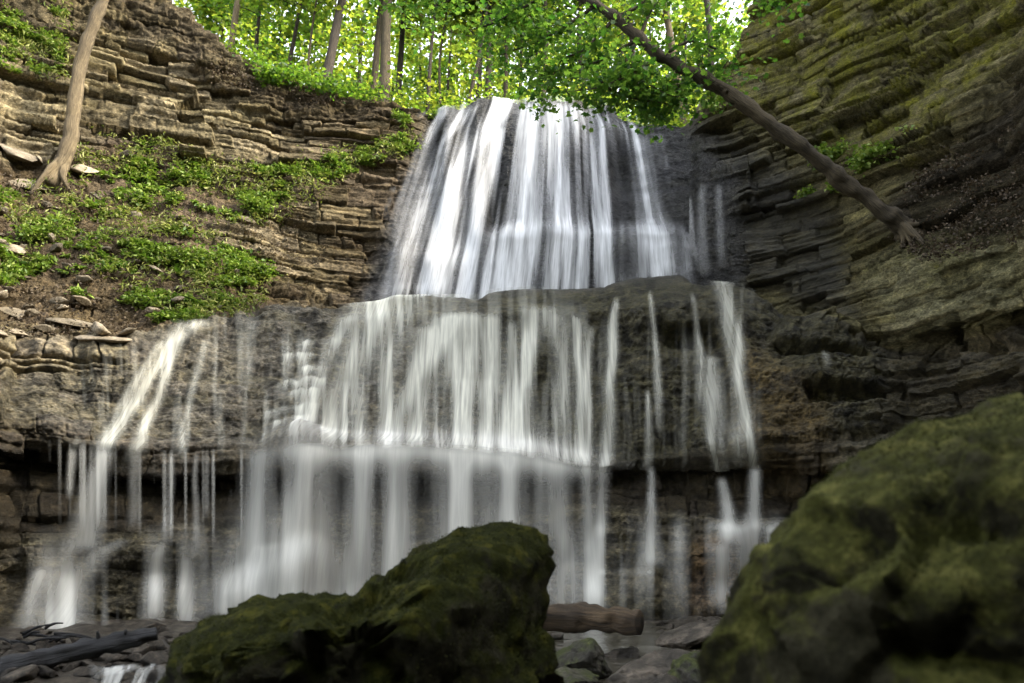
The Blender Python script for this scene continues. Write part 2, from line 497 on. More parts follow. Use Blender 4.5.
# bury the foot
foot = PT[0].copy(); foot[:, 2] -= 0.9; foot[:, 1] -= 0.25
PT.insert(0, foot); rows_n.insert(0, 10)
seg_rows = np.concatenate([[0], np.cumsum(rows_n)])                # row index of every feature line
NR = seg_rows[-1] + 1
ROW = lambda k: int(seg_rows[k + 1])                               # feature k (0 = foot of the apron)
B = np.zeros((NR, NCOL, 3))
for s in range(len(rows_n)):
    t = np.linspace(0, 1, rows_n[s] + 1)[:, None, None]
    if s >= len(rows_n) - 2:
        t = t ** 1.6
    B[seg_rows[s]:seg_rows[s + 1] + 1] = PT[s][None] * (1 - t) + PT[s + 1][None] * t
top_r = ROW(13) + 6
B[:top_r + 30] = blur(B, 3, 0)[:top_r + 30]
BP, BQ = w2p(B)                                                    # where each vertex sits in the picture
def grid_normals(G):
    du = np.gradient(G, axis=1); dv = np.gradient(G, axis=0)
    n = np.cross(du, dv)
    n /= np.maximum(np.linalg.norm(n, axis=-1, keepdims=True), 1e-9)
    return n
SM = blur(blur(B, 10, 0), 25, 1)
NRM = grid_normals(SM)
NRM = -NRM if NRM[ROW(7), 560, 1] > 0 else NRM
# walls: let beds break out horizontally
FLAT = NRM.copy(); FLAT[..., 2] *= 0.35
FLAT /= np.linalg.norm(FLAT, axis=-1, keepdims=True)

def region(poly, feather=6):
    m = pip(BP, BQ, poly).astype(float)
    return blur(blur(blur(blur(m, feather, 0), feather, 1), feather, 0), feather, 1)

rowi = np.arange(NR)[:, None] * np.ones((1, NCOL))
above_crest = sstep(ROW(9) - 2, ROW(9) + 6, rowi)
below_crest = 1 - above_crest
on_top = sstep(ROW(13) - 3, ROW(13) + 8, rowi)
talus = region([(-400,90),(-50,165),(60,168),(110,140),(160,150),(230,182),(330,168),(400,142),(405,158),(300,186),(262,215),(195,232),(275,290),(330,302),(200,326),(110,345),(0,338),(-400,330)], 7) * above_crest
leftwall = above_crest * (1 - sstep(400, 450, BP)) * (1 - on_top) * (1 - talus)
rightwall = sstep(680, 720, BP) * above_crest * (1 - on_top) + sstep(860, 900, BP) * below_crest
litter_zone = region([(880,200),(940,150),(1024,60),(1100,20),(1100,170),(1024,235),(930,255),(890,235)], 7) * above_crest
fallwall = region([(440,95),(660,110),(700,135),(738,180),(748,300),(350,320),(395,200)], 7) * above_crest
midtier = below_crest * sstep(ROW(5) - 3, ROW(6), rowi) * (1 - sstep(870, 900, BP))
ledge = sstep(ROW(3) - 4, ROW(4), rowi) * (1 - sstep(ROW(5), ROW(6), rowi))
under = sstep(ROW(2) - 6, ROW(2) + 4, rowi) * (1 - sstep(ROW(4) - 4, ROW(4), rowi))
apron = 1 - sstep(ROW(2) - 8, ROW(2), rowi)

# --- bedding planes
arc = np.cumsum(np.concatenate([[0], np.linalg.norm(np.diff(PT[11][:, :2], axis=0), axis=1)]))
SX = np.broadcast_to(arc[None], (NR, NCOL)) + 0
wob = fbm(B, (0.22, 0.22, 0.3), 2, 21) * (0.26 - 0.16 * sstep(640, 720, BP))
ZB = B[..., 2] + wob + 0.02 * fbm(B, (1.6, 1.6, 1.6), 3, 28)
th = RNG.uniform(0.15, 0.42, 160); th[::5] *= 1.9
bnd = np.concatenate([[-3], -3 + np.cumsum(th)])
li = np.clip(np.searchsorted(bnd, ZB) - 1, 0, len(th) - 1)
thk = th[li]
thR = RNG.uniform(0.19, 0.46, 140); bndR = np.concatenate([[-3], -3 + np.cumsum(thR)])
isR = BP > 690
liR = np.clip(np.searchsorted(bndR, ZB) - 1, 0, 139)
li = np.where(isR, liR + 300, li); thk = np.where(isR, thR[liR], thk)
fz = ZB - np.where(isR, bndR[liR], bnd[np.minimum(li, 159)])
edge = np.minimum(fz, thk - fz)
ltop = np.where(isR, bndR[np.minimum(liR + 1, 140)], bnd[np.minimum(li, 158) + 1])
lbot = np.where(isR, bndR[liR], bnd[np.minimum(li, 159)])
cr_, cc_ = np.nonzero((li[:-1] != li[1:]) & ((rowi[:-1] > ROW(9)) | ((rowi[:-1] > ROW(5)) & (BP[:-1] > 865))) & (rowi[:-1] < ROW(13)) & (fallwall[:-1] < 0.3))
tq_ = np.clip((ltop[cr_, cc_] - ZB[cr_, cc_]) / np.where(np.abs(ZB[cr_ + 1, cc_] - ZB[cr_, cc_]) < 1e-6, 1, ZB[cr_ + 1, cc_] - ZB[cr_, cc_]), 0.02, 0.98)[:, None]
cross = B[cr_, cc_] * (1 - tq_) + B[cr_ + 1, cc_] * tq_
step_v = B[cr_ + 1, cc_] - B[cr_, cc_]
B = B.copy()
B[cr_, cc_] = cross - 0.04 * step_v
B[cr_ + 1, cc_] = cross + 0.04 * step_v
up_ = (rowi > ROW(9)) | ((rowi > ROW(5)) & (BP > 865))
edge = np.where(up_, np.maximum(edge, 0.075), edge)
edge[cr_, cc_] = 0.012; edge[cr_ + 1, cc_] = 0.012
blen = np.where(isR, RNG.uniform(0.5, 2.2, 460)[li], RNG.uniform(0.35, 1.8, 460)[li])
bx_ = SX / blen + RNG.uniform(0, 9, 460)[li] + 0.10 * vnoise(B * 2.2, 31) / blen
bi = np.floor(bx_)
bf = (bx_ - bi) * blen
bedge = np.minimum(bf, blen - bf)
h_l = hsh(li, li * 0 + 3, li * 0, 41)
h_b = hsh(li, bi, li * 0, 42)
h_c = hsh(li, bi, li * 0 + 7, 43)
# beds fine within beds
sub = vnoise(np.stack([SX * 0.7, B[..., 1] * 0.2, ZB * 14.0], -1), 45)
bed = 0.55 * (h_l - 0.5) + 0.8 * (h_b - 0.45) + 0.16 * sub
th0 = RNG.uniform(0.5, 1.7, 40); bnd0 = np.concatenate([[-3], -3 + np.cumsum(th0)])
l0 = np.clip(np.searchsorted(bnd0, lbot + 0.01) - 1, 0, 39)
b0 = np.floor(SX / RNG.uniform(1.0, 3.6, 40)[l0] + RNG.uniform(0, 9, 40)[l0] + 0.12 * vnoise(B * 1.3, 33))
coarse = hsh(l0, b0, l0 * 0, 48) - 0.5 + 0.5 * (hsh(l0, l0 * 0, l0 * 0, 49) - 0.5)
l2 = np.floor(ZB / 0.085 + 0.5 * hsh(li, bi, li * 0, 50))
b2 = np.floor(SX / (0.8 + 1.9 * hsh(l2, l2 * 0, l2 * 0, 53)) + 7 * hsh(l2, l2 * 0 + 1, l2 * 0, 53))
lam = hsh(l2, b2, l2 * 0, 54) - 0.5
notch = (hsh(li, bi, li * 0 + 9, 56) > 0.84) * -1.1              # blocks that have fallen out
crack = np.exp(-(edge / 0.035) ** 2) * 0.8 * (h_b > 0.3) + np.exp(-(bedge / 0.03) ** 2) * 0.6 * (h_c > 0.4)
bedd = bed - crack + notch
rough = fbm(B, (1.1, 1.1, 1.6), 5, 51, 0.55)
rough_f = fbm(B, (5.0, 5.0, 6.0), 4, 61, 0.7)
lump = fbm(B, (3.0, 3.0, 2.4), 5, 71, 0.62, ridged=True)
big = fbm(B, (0.33, 0.33, 0.3), 3, 81)

a_str = 0.26 * leftwall + 0.30 * rightwall + 0.08 * talus + 0.035 * midtier + 0.16 * ledge + 0.25 * under + 0.07 * apron
a_str = np.where(fallwall > 0.02, a_str * (1 - fallwall) + 0.02 * fallwall, a_str)
a_str = a_str * (1 - 0.35 * litter_zone)
patch = sstep(-0.45, 0.25, fbm(B, (0.35, 0.35, 0.55), 3, 201))
a_str = a_str * (0.35 + 0.9 * patch)
rubble = region([(-60,-80),(160,-80),(175,5),(235,55),(262,86),(330,98),(440,108),(440,125),(330,122),(262,120),(215,100),(150,40),(-60,20)], 8) * above_crest * (1 - on_top)
walls = np.clip(leftwall + rightwall, 0, 1) * (1 - fallwall) * (1 - 0.7 * litter_zone)
a_rgh = 0.05 * leftwall + 0.04 * rightwall + 0.26 * talus + 0.17 * midtier + 0.12 * ledge + 0.15 * under + 0.30 * apron + 0.3 * on_top + 0.15 * litter_zone
a_str = a_str * (1 - 0.6 * rubble); a_rgh = a_rgh + 0.30 * rubble + 0.10 * leftwall * (1 - patch)
a_fine = 0.05 * rightwall * below_crest + 0.06 * rubble + 0.03 * leftwall * (1 - patch) + 0.022 * leftwall + 0.016 * rightwall + 0.09 * talus + (0.06 + 0.03 * sstep(330, 500, BP)) * midtier + 0.05 * ledge + 0.04 * under + 0.08 * apron + 0.05 * on_top + 0.05 * fallwall
bigamp = 0.25 * leftwall + 0.30 * rightwall * (1 - 0.5 * below_crest)
# stepped dome at the right end of the middle tier, overhanging bites in the dome
def bump_at(px, py, sx, sy, amp):
    return amp * np.exp(-((BP - px) / sx) ** 2 - ((BQ - py) / sy) ** 2)
bites = 0
for a in ((692, 338, 30, 11, -0.55), (760, 478, 60, 9, -0.5), (960, 345, 90, 8, -0.6), (130, 552, 60, 22, 0.35), (215, 548, 50, 20, 0.25), (25, 560, 40, 20, 0.25), (640, 470, 60, 10, -0.3), (800, 385, 40, 30, 0.35), (640, 400, 60, 30, 0.25),
          (790, 450, 60, 18, 0.35), (745, 330, 22, 30, 0.25), (530, 315, 60, 9, 0.15), (617, 165, 13, 26, -0.5), (490, 185, 8, 40, -0.25), (625, 265, 14, 22, 0.4), (300, 400, 40, 30, 0.1)):
    bites = bites + bump_at(*a)
for poly, am in (([(778,322),(860,326),(868,350),(772,346)], 0.35), ([(772,348),(868,351),(868,359),(778,356)], -0.35), ([(792,360),(872,358),(880,386),(800,384)], 0.2),
                 ([(805,388),(905,384),(910,403),(812,405)], -0.45), ([(755,408),(905,404),(895,428),(760,446)], 0.25)):
    bites = bites + am * region([(x + 3 * math.sin(y * 1.7), y + 2 * math.sin(x)) for x, y in poly], 2)
for poly, am in (([(606,399),(722,396),(722,458),(606,458)], 0.16), ([(600,462),(800,458),(800,482),(600,486)], -0.4), ([(655,326),(722,322),(722,343),(655,345)], -0.2), ([(640,348),(725,345),(720,394),(610,396)], 0.10),
                 ([(610,300),(720,290),(722,322),(610,326)], 0.12), ([(560,572),(655,570),(660,625),(560,625)], 0.22), ([(690,528),(790,524),(790,620),(690,620)], 0.2)):
    bites = bites + am * region([(x + 3 * math.sin(y * 1.3), y) for x, y in poly], 2)
bites = bites + 0.38 * fbm(B, (0.75, 0.75, 0.9), 2, 211) * apron + 0.16 * under * (1 - sstep(590, 640, BP) * (1 - sstep(720, 780, BP)))
# stair cascade at the left of the middle tier
stair = region([(268,345),(335,325),(320,440),(262,445)], 6) * below_crest
STAIR = [(343,296,338),(357,284,331),(371,300,328),(386,276,326),(400,286,320),(414,264,318),(428,270,312)]
step = np.zeros((NR, NCOL)); lipm = np.zeros((NR, NCOL))
for ky, (sy_, xa, xb) in enumerate(STAIR):
    yl = sy_ + 3.0 * n1(BP / 11.0, BQ * 0 + ky * 3.3, 92) + 1.5 * n1(BP / 4.0, BQ * 0 + ky * 3.3, 93)
    inx = sstep(xa - 3, xa + 4, BP) * (1 - sstep(xb - 5, xb + 3, BP)) * below_crest
    step = step + 0.09 * sstep(-1.0, 1.0, BQ - yl) * inx
    dd = BQ - yl
    lipm = np.maximum(lipm, inx * np.where(dd < 0, np.exp(-(dd / 2.0) ** 2), np.exp(-(dd / 7.0) ** 1.5)) * (0.5 + 0.5 * n1(BP / 6.0, BQ * 0 + ky * 5.1, 94)))
ribs = n1(BP / 16.0, BQ / 160.0, 95) * 0.22 * fallwall + n1(BP / 20.0, BQ / 120.0, 96) * 0.12 * midtier
pale_zone = region([(850,262),(900,240),(1024,236),(1100,235),(1100,290),(1024,305),(900,328)], 7) * above_crest
walls = walls * (1 - 0.75 * pale_zone); a_str = a_str * (1 - 0.7 * pale_zone); a_rgh = a_rgh + 0.16 * pale_zone; a_fine = a_fine + 0.05 * pale_zone
shelf = region([(-40,325),(60,330),(118,345),(125,368),(60,374),(-40,382)], 4)
a_str = a_str + 0.28 * shelf * (1 - a_str); a_rgh = a_rgh * (1 - 0.5 * shelf)
smooth_crest = sstep(ROW(8) - 6, ROW(8) + 4, rowi) * (1 - sstep(ROW(9) + 8, ROW(10), rowi)) * sstep(330, 380, BP) * (1 - sstep(740, 790, BP))
a_rgh = a_rgh * (1 - 0.7 * smooth_crest); a_str = a_str * (1 - 0.8 * smooth_crest); a_fine = a_fine * (1 - 0.65 * smooth_crest)
foot_ledge = 0.5 * sstep(470, 500, BP) * (1 - sstep(680, 700, BP)) * sstep(226 + 5 * n1(BP / 14.0, BP * 0, 97), 238 + 5 * n1(BP / 14.0, BP * 0, 97), BQ) * fallwall
foot_ledge = foot_ledge + 0.3 * sstep(380, 400, BP) * (1 - sstep(462, 480, BP)) * sstep(246 + 8 * n1(BP / 12.0, BP * 0, 98), 262 + 8 * n1(BP / 12.0, BP * 0, 98), BQ) * fallwall
ribs = ribs * (1 - 0.85 * smooth_crest)
D = foot_ledge + a_str * bedd + a_rgh * rough + a_fine * (1.3 * rough_f + 1.1 * lump) + bigamp * big + bites + step + ribs + walls * (1 - 0.6 * rubble) * (0.45 * coarse + 0.09 * lam * (1 - 0.8 * pale_zone) * (1 - 0.7 * isR)) + 0.08 * walls * sub * (1 - pale_zone) * (1 - 0.6 * isR) + 0.06 * lam * ledge + 0.04 * lam * stair
Dl = blur(blur(blur(blur(D, 9, 0), 7, 1), 9, 0), 7, 1)
Dl = Dl + 0.8 * np.sqrt(np.maximum(blur(blur((D - Dl) ** 2, 12, 0), 12, 1), 0))
wz = np.clip(fallwall + midtier * (1 - sstep(760, 780, BP)) + ledge * (1 - sstep(780, 800, BP)) + apron * (1 - sstep(780, 800, BP)), 0, 1)
D = np.where(wz > 0.3, np.minimum(D, Dl + 0.045), D)
NN = FLAT * (1 - on_top[..., None]) + NRM * on_top[..., None]
NN = NN * (1 - 0.7 * talus[..., None]) + NRM * 0.7 * talus[..., None]
ROCK = B + NN * D[..., None]

# --- own colours of the rock
def lerp(a, b, m): return a * (1 - m[..., None]) + np.asarray(b) * m[..., None]
col = np.zeros((NR, NCOL, 3)) + np.array([0.13, 0.115, 0.085])
col = lerp(col, (0.27, 0.225, 0.14), leftwall * (1 - sstep(250, 420, BP)))
col = lerp(col, (0.17, 0.132, 0.085), leftwall * sstep(230, 400, BP))
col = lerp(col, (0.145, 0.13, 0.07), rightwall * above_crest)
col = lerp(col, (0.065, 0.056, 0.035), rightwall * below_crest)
col = lerp(col, (0.15, 0.115, 0.075), talus)
col = lerp(col, (0.045, 0.039, 0.027), litter_zone)
col = lerp(col, (0.135, 0.12, 0.09), midtier * (1 - sstep(330, 520, BP)))
col = lerp(col, (0.052, 0.047, 0.026), midtier * sstep(380, 560, BP))
col = lerp(col, (0.10, 0.08, 0.05), rubble * 0.85)
col = lerp(col, (0.035, 0.035, 0.036), fallwall)
col = lerp(col, (0.12, 0.10, 0.07), ledge * (1 - sstep(500, 640, BP)))
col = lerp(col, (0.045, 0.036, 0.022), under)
col = lerp(col, (0.095, 0.082, 0.052), apron)
col = lerp(col, (0.06, 0.045, 0.028), on_top)
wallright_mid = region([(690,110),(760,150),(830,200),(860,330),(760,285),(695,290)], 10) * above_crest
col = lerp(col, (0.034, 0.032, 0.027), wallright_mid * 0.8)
ochre = region([(730,330),(820,400),(840,470),(780,500),(740,480)], 12) * below_crest
col = lerp(col, (0.10, 0.07, 0.03), ochre * 0.7)
rust = region([(690,545),(745,530),(745,610),(680,615)], 9) * below_crest
col = lerp(col, (0.15, 0.09, 0.045), rust * 0.7)
pale_block = region([(860,270),(930,235),(1024,240),(1024,300),(900,325)], 8) * above_crest
col = lerp(col, (0.2, 0.19, 0.11), pale_block * 0.8)
col = lerp(col, (0.22, 0.185, 0.125), shelf * 0.8)
crust = np.clip(0.35 + 1.5 * sstep(-0.1, 0.55, fbm(B, (4.0, 4.0, 5.0), 4, 221, 0.65, ridged=True)), 0.3, 2.0)
col = col * (1 + (crust - 1) * (np.clip(midtier + apron, 0, 1) * 0.85)[..., None] if False else 1 + ((crust - 1) * np.clip(midtier + 0.7 * apron, 0, 1) * 0.85)[..., None])
tone = 0.62 + 0.75 * hsh(li, bi, li * 0 + 2, 44)
tone = 1 + (tone - 1) * np.clip(leftwall + rightwall + 0.6 * ledge + 0.3 * apron, 0, 1)
warm = 1 + 0.18 * (hsh(li, bi, li * 0 + 4, 46) - 0.5)
col = col * 0.8 * tone[..., None] * (1 + 0.25 * rough[..., None])
col[..., 2] *= warm
wet = np.clip(0.9 * fallwall + 0.75 * midtier + 0.6 * ledge + 0.5 * under + 0.55 * apron + 0.7 * wallright_mid + 0.45 * rightwall * below_crest, 0, 1)
mossm = 0.37 * rightwall * above_crest + 0.12 * rightwall * below_crest + 0.05 * leftwall * (1 - sstep(200, 330, BP)) + 0.16 * midtier * sstep(480, 560, BP) + 0.12 * under + 0.06 * apron + 0.2 * on_top + 0.08 * pale_block
mossm = mossm - 0.26 * rightwall * above_crest * sstep(90, 240, BQ - 0.25 * (BP - 850))
mossm = mossm * (1 - litter_zone) * (1 - 0.8 * wallright_mid)
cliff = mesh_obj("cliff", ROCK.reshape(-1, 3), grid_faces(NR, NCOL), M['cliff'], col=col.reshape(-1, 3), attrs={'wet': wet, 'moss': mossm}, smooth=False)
tag(cliff, "layered limestone cliff of the gorge with stepped rock tiers", kind='structure')

# ------------------------------------------------------------------ falling water
def streams(PX, QY, lst):
    """lst of (strength, [(px, py, half width), ...]) from top to bottom"""
    d = np.zeros(PX.shape)
    for s, pts in lst:
        ys = [p[1] for p in pts]; xs = [p[0] for p in pts]; ws = [p[2] for p in pts]
        cx = np.interp(QY, ys, xs) + 1.2 * n1(QY / 30.0, QY * 0 + xs[0], 3)
        w = np.interp(QY, ys, ws)
        end = sstep(ys[0] - 5, ys[0] + 4, QY) * (1 - sstep(ys[-1] - 14, ys[-1] + 2, QY))
        g = np.exp(-np.abs((PX - cx) / w) ** 2.4) * end * s
        d = d + g - d * g * 0.6
    return d

def spoly(PX, QY, poly, f=8):
    m = pip(PX, QY, poly).astype(float)
    return blur(blur(blur(blur(m, f, 0), f, 1), f, 0), f, 1)

def water_sheet(name, r0, r1, c0, c1, dens, tintc, label, offset=0.09, pos=None, flow=None, mat='water'):
    if pos is None:
        pos = B[r0:r1, c0:c1] + NN[r0:r1, c0:c1] * (Dl[r0:r1, c0:c1] + offset)[..., None]
    pos = blur(pos, 2, 0)
    nr, nc = pos.shape[:2]
    fc = grid_faces(nr, nc)
    dv = np.clip(dens, 0, 1).ravel()
    keep = dv[fc].max(1) > 0.012
    fc = fc[keep]
    used = np.unique(fc)
    remap = -np.ones(nr * nc, np.int64); remap[used] = np.arange(len(used))
    V = pos.reshape(-1, 3)[used]
    U = flow.reshape(-1, 2)[used] if flow is not None else V[:, [0, 2]]
    o = mesh_obj(name, V, remap[fc], M[mat], col=tintc.reshape(-1, 3)[used], uv=U, attrs={'foam': dv[used]})
    tag(o, label, kind='structure')
    return o

ci = lambda px: int(np.searchsorted(colpx, px))
# upper fall
r0, r1, c0, c1 = ROW(9) + 12, ROW(13) + 9, ci(345), ci(712)
PX, QY = BP[r0:r1, c0:c1], BQ[r0:r1, c0:c1]
QYc = np.where(rowi[r0:r1, c0:c1] > ROW(13), 100, QY)
lft = np.interp(QYc, [95, 130, 200, 300, 330], [444, 420, 396, 362, 352])
rgt = np.interp(QYc, [95, 130, 200, 240, 300], [640, 662, 678, 688, 696])
u = (PX - lft) / (rgt - lft)
fray = 0.035 * n1(QYc / 22.0, QYc * 0, 18) + 0.02 * n1(QYc / 7.0, QYc * 0, 19)
env = (0.35 * sstep(-0.02, 0.03, u + fray) + 0.65 * sstep(0.06, 0.2, u + fray)) * (1 - 0.6 * sstep(0.86, 0.94, u + fray) - 0.4 * sstep(0.95, 1.01, u + fray))
st = 0.42 * n1(u * 17, QYc / 260, 11) + 0.42 * n1(u * 44, QYc / 140, 12) + 0.34 * n1(u * 95, QYc / 80, 13)
thin = 0.06 + 0.66 * st
core = streams(PX, QYc, [
    (0.95, [(512, 94, 16), (497, 115, 10), (472, 150, 8), (454, 190, 9), (438, 240, 12), (420, 305, 18)]),
    (0.75, [(470, 110, 7), (440, 150, 4), (425, 190, 6), (410, 240, 7), (395, 310, 9)]),
    (0.55, [(448, 112, 8), (420, 150, 4), (402, 200, 5), (392, 250, 5), (380, 310, 6)]),
    (0.85, [(530, 108, 14), (530, 160, 9), (528, 220, 11), (520, 250, 20), (500, 310, 26)]),
    (0.6, [(500, 130, 5), (487, 180, 5), (476, 240, 8), (465, 310, 14)]),
    (0.7, [(555, 110, 12), (556, 170, 8), (560, 225, 18), (560, 310, 22)]),
    (0.95, [(580, 112, 10), (588, 160, 8), (592, 215, 11), (596, 250, 20), (598, 310, 24)]),
    (0.55, [(606, 120, 5), (604, 170, 5), (604, 230, 10)]),
    (0.9, [(628, 122, 10), (642, 150, 10), (650, 200, 11), (660, 235, 13), (668, 290, 15)]),
    (0.45, [(655, 135, 4), (672, 190, 4), (684, 240, 4), (692, 290, 5)]),
    (0.4, [(612, 190, 3), (610, 235, 4)]),
])
foam = spoly(PX, QYc, [(480,236),(560,230),(690,232),(694,310),(470,318)], 7) * (0.62 + 0.35 * st)
foam2 = spoly(PX, QYc, [(395,250),(480,240),(480,320),(375,320)], 8) * (0.4 + 0.4 * st)
dens = env * np.clip(np.clip(thin, 0, 1) * 0.8 + core * (0.56 + 1.0 * st) + foam * (0.55 + 0.5 * st) + foam2 * (0.3 + 0.6 * st), 0, 0.96)
dark = np.exp(-((PX - 617) / 15) ** 2 - ((QYc - 168) / 32) ** 2) * 0.75 + np.exp(-((PX - 488) / 7) ** 2 - ((QYc - 190) / 60) ** 2) * 0.6 \
     + np.exp(-((PX - 625) / 13) ** 2 - ((QYc - 268) / 24) ** 2) * 0.8 + np.exp(-((PX - 512) / 4) ** 2 - ((QYc - 250) / 34) ** 2) * 0.5
dens = np.clip(dens * (1 - np.clip(dark, 0, 0.9)), 0, 0.97)
t1 = np.zeros(PX.shape + (3,)) + np.array([0.72, 0.73, 0.75])
flow = np.stack([u * 7.5, B[r0:r1, c0:c1, 2]], -1)
water_sheet("waterfall", r0, r1, c0, c1, dens, t1, "tall white upper waterfall veil fanning out below the wooded rim", 0.09, flow=flow)

# middle fall over the bulging tier
r0, r1, c0, c1 = ROW(4), ROW(10) + 4, ci(-8), ci(885)
PX, QY = BP[r0:r1, c0:c1], BQ[r0:r1, c0:c1].copy()
rr = rowi[r0:r1, c0:c1]
crest_y = BQ[ROW(9)][None, c0:c1]
QYc = np.where(rr > ROW(9), crest_y - 1, QY)
core = streams(PX, QYc, [
    (0.85, [(378, 296, 22), (366, 325, 15), (352, 370, 13), (344, 410, 14), (340, 450, 18)]),
    (0.6, [(405, 300, 18), (398, 330, 10), (390, 380, 8), (386, 450, 12)]),
    (0.85, [(452, 318, 16), (436, 340, 14), (412, 385, 9), (398, 420, 8), (392, 455, 12)]),
    (0.5, [(430, 330, 14), (424, 380, 10), (420, 450, 14)]),
    (0.9, [(472, 318, 17), (466, 360, 13), (462, 410, 12), (460, 460, 18)]),
    (0.8, [(490, 320, 10), (492, 360, 9), (496, 460, 12)]),
    (0.5, [(512, 325, 6), (508, 380, 5), (505, 460, 8)]),
    (0.75, [(542, 312, 14), (530, 345, 12), (520, 390, 8), (514, 460, 14)]),
    (0.6, [(556, 318, 7), (560, 370, 6), (562, 430, 7), (562, 470, 9)]),
    (0.55, [(574, 320, 3.5), (580, 380, 4), (578, 470, 5)]),
    (0.6, [(590, 330, 3), (588, 400, 4), (586, 480, 5)]),
    (0.75, [(616, 305, 3), (614, 335, 5), (610, 400, 5), (606, 450, 7), (602, 490, 7)]),
    (0.5, [(650, 300, 2), (655, 330, 2.5), (660, 400, 4), (660, 440, 3)]),
    (0.6, [(648, 400, 2), (648, 440, 4), (650, 490, 3)]),
    (0.35, [(690, 300, 2), (700, 345, 3), (708, 400, 8), (715, 450, 4), (722, 490, 4)]),
    (0.7, [(720, 282, 7), (728, 320, 8), (736, 350, 9), (744, 400, 5), (750, 440, 4), (756, 490, 5)]),
    (0.5, [(712, 360, 8), (718, 400, 9), (724, 440, 4), (728, 490, 4)]),
    (0.35, [(738, 330, 3), (742, 400, 8), (740, 470, 10)]),
    # left side
    (0.7, [(196, 326, 14), (170, 345, 8), (148, 380, 6), (128, 415, 8), (108, 440, 9), (102, 460, 10)]),
    (0.65, [(180, 338, 6), (168, 365, 5), (158, 400, 5), (140, 440, 6), (136, 460, 6)]),
    (0.45, [(160, 345, 4), (142, 375, 5), (120, 410, 5), (112, 450, 5)]),
    (0.35, [(205, 345, 4), (195, 390, 4), (186, 430, 4), (184, 460, 4)]),
    (0.35, [(78, 440, 3), (72, 460, 4)]),
    (0.7, [(348, 318, 8), (330, 355, 7), (318, 395, 6), (308, 440, 8)]),
    # right steps
    (0.25, [(822, 362, 3), (826, 384, 4)]),
])
st = 0.5 * n1(PX / 11, QYc / 110, 14) + 0.4 * n1(PX / 5, QYc / 60, 15) + 0.25 * n1(PX / 2.3, QYc / 40, 16)
veil = spoly(PX, QYc, [(362,300),(560,300),(600,330),(600,460),(320,460)], 8) * np.clip(0.14 + 0.42 * st, 0, 1)
lveil = spoly(PX, QYc, [(60,380),(190,325),(340,312),(330,450),(100,450)], 10) * np.clip(-0.03 + 0.30 * st, 0, 1)
stp = spoly(PX, QYc, [(285,340),(338,325),(326,440),(258,447)], 6) * np.clip(0.06 + 0.3 * st, 0, 1) + 0.75 * lipm[r0:r1, c0:c1] * (0.75 + 0.6 * st)
foam = np.exp(-np.abs((QYc - np.interp(PX, [230, 300, 430, 520, 620], [450, 442, 440, 448, 462])) / 13) ** 2.2) * sstep(225, 320, PX) * (1 - sstep(575, 640, PX)) * np.clip(0.85 + 0.5 * n1(PX / 26, PX * 0, 17), 0, 1)
rveil = spoly(PX, QYc, [(700,290),(745,285),(765,480),(715,490)], 10) * np.clip(0.04 + 0.26 * st, 0, 1)
dveil = spoly(PX, QYc, [(600,330),(710,330),(715,480),(600,480)], 12) * np.clip(-0.03 + 0.18 * st, 0, 1)
dens = np.clip(core * (0.72 + 0.55 * st) + veil * 0.75 + lveil + np.clip(stp, 0, 1) + foam * (0.30 + 0.3 * st) + rveil + dveil, 0, 0.93)
dens = dens * (1 - sstep(ROW(9) + 4, ROW(9) + 18, rr) * (1 - sstep(300, 380, PX) * (1 - sstep(590, 640, PX))))
t1 = np.zeros(PX.shape + (3,)) + np.array([0.70, 0.69, 0.60])
t1 = t1 * (1 - foam[..., None]) + foam[..., None] * np.array([0.80, 0.78, 0.72])
water_sheet("waterfall", r0, r1, c0, c1, dens, t1, "broad middle waterfall of separate silky strands over the bulging tier", 0.07)

# lower curtain: free fall from the ledge lip, then down the apron
c0, c1 = ci(-8), ci(800)
lip = B[ROW(5), c0:c1] + NN[ROW(5), c0:c1] * (Dl[ROW(5), c0:c1] + 0.10)[:, None]
lipY = blur(blur(lip[:, 1], 6, 0), 6, 0)
rk = (B + NN * (Dl + 0.17)[..., None])[ROW(0) - 8:ROW(2) + 1, c0:c1]
nz = 210
r_a, r_b = ROW(0) - 8, ROW(2) + 1
ztop = lip[:, 2] + 0.02
zbot = rk[0, :, 2]
tt = np.linspace(0, 1, nz)[:, None]
Z = ztop[None] * (1 - tt) + zbot[None] * tt
Yc = lipY[None] - 0.06 - 0.32 * np.sqrt(np.clip(ztop[None] - Z, 0, None) / 4.0)
X = np.broadcast_to(lip[None, :, 0], Z.shape).copy()
for j in range(c1 - c0):
    zz = rk[:, j, 2]; o_ = np.argsort(zz)
    zr = ROCK[r_a:r_b, c0 + j, 2]; oo = np.argsort(zr)
    yr = np.minimum(np.interp(Z[:, j], zz[o_], rk[o_, j, 1], right=99), np.interp(Z[:, j], zr[oo], ROCK[r_a:r_b, c0 + j, 1][oo] - 0.05, right=99))
    Yc[:, j] = np.minimum(Yc[:, j], yr)
Y0_ = Yc.copy()
for sh in range(-7, 8):
    Yc = np.minimum(Yc, np.concatenate([Y0_[:1].repeat(max(sh, 0), 0), Y0_[max(-sh, 0):len(Y0_) - max(sh, 0)], Y0_[-1:].repeat(max(-sh, 0), 0)]))
Ym = Yc.copy()
for sh in range(-6, 7):
    Ym = np.minimum(Ym, np.roll(Yc, sh, 1))
Yc = blur(blur(blur(Ym, 7, 0), 5, 0), 4, 1) - 0.05
pos = np.stack([X * (Yc / lip[None, :, 1]), Yc, Z], -1)
PX, QY = w2p(pos)
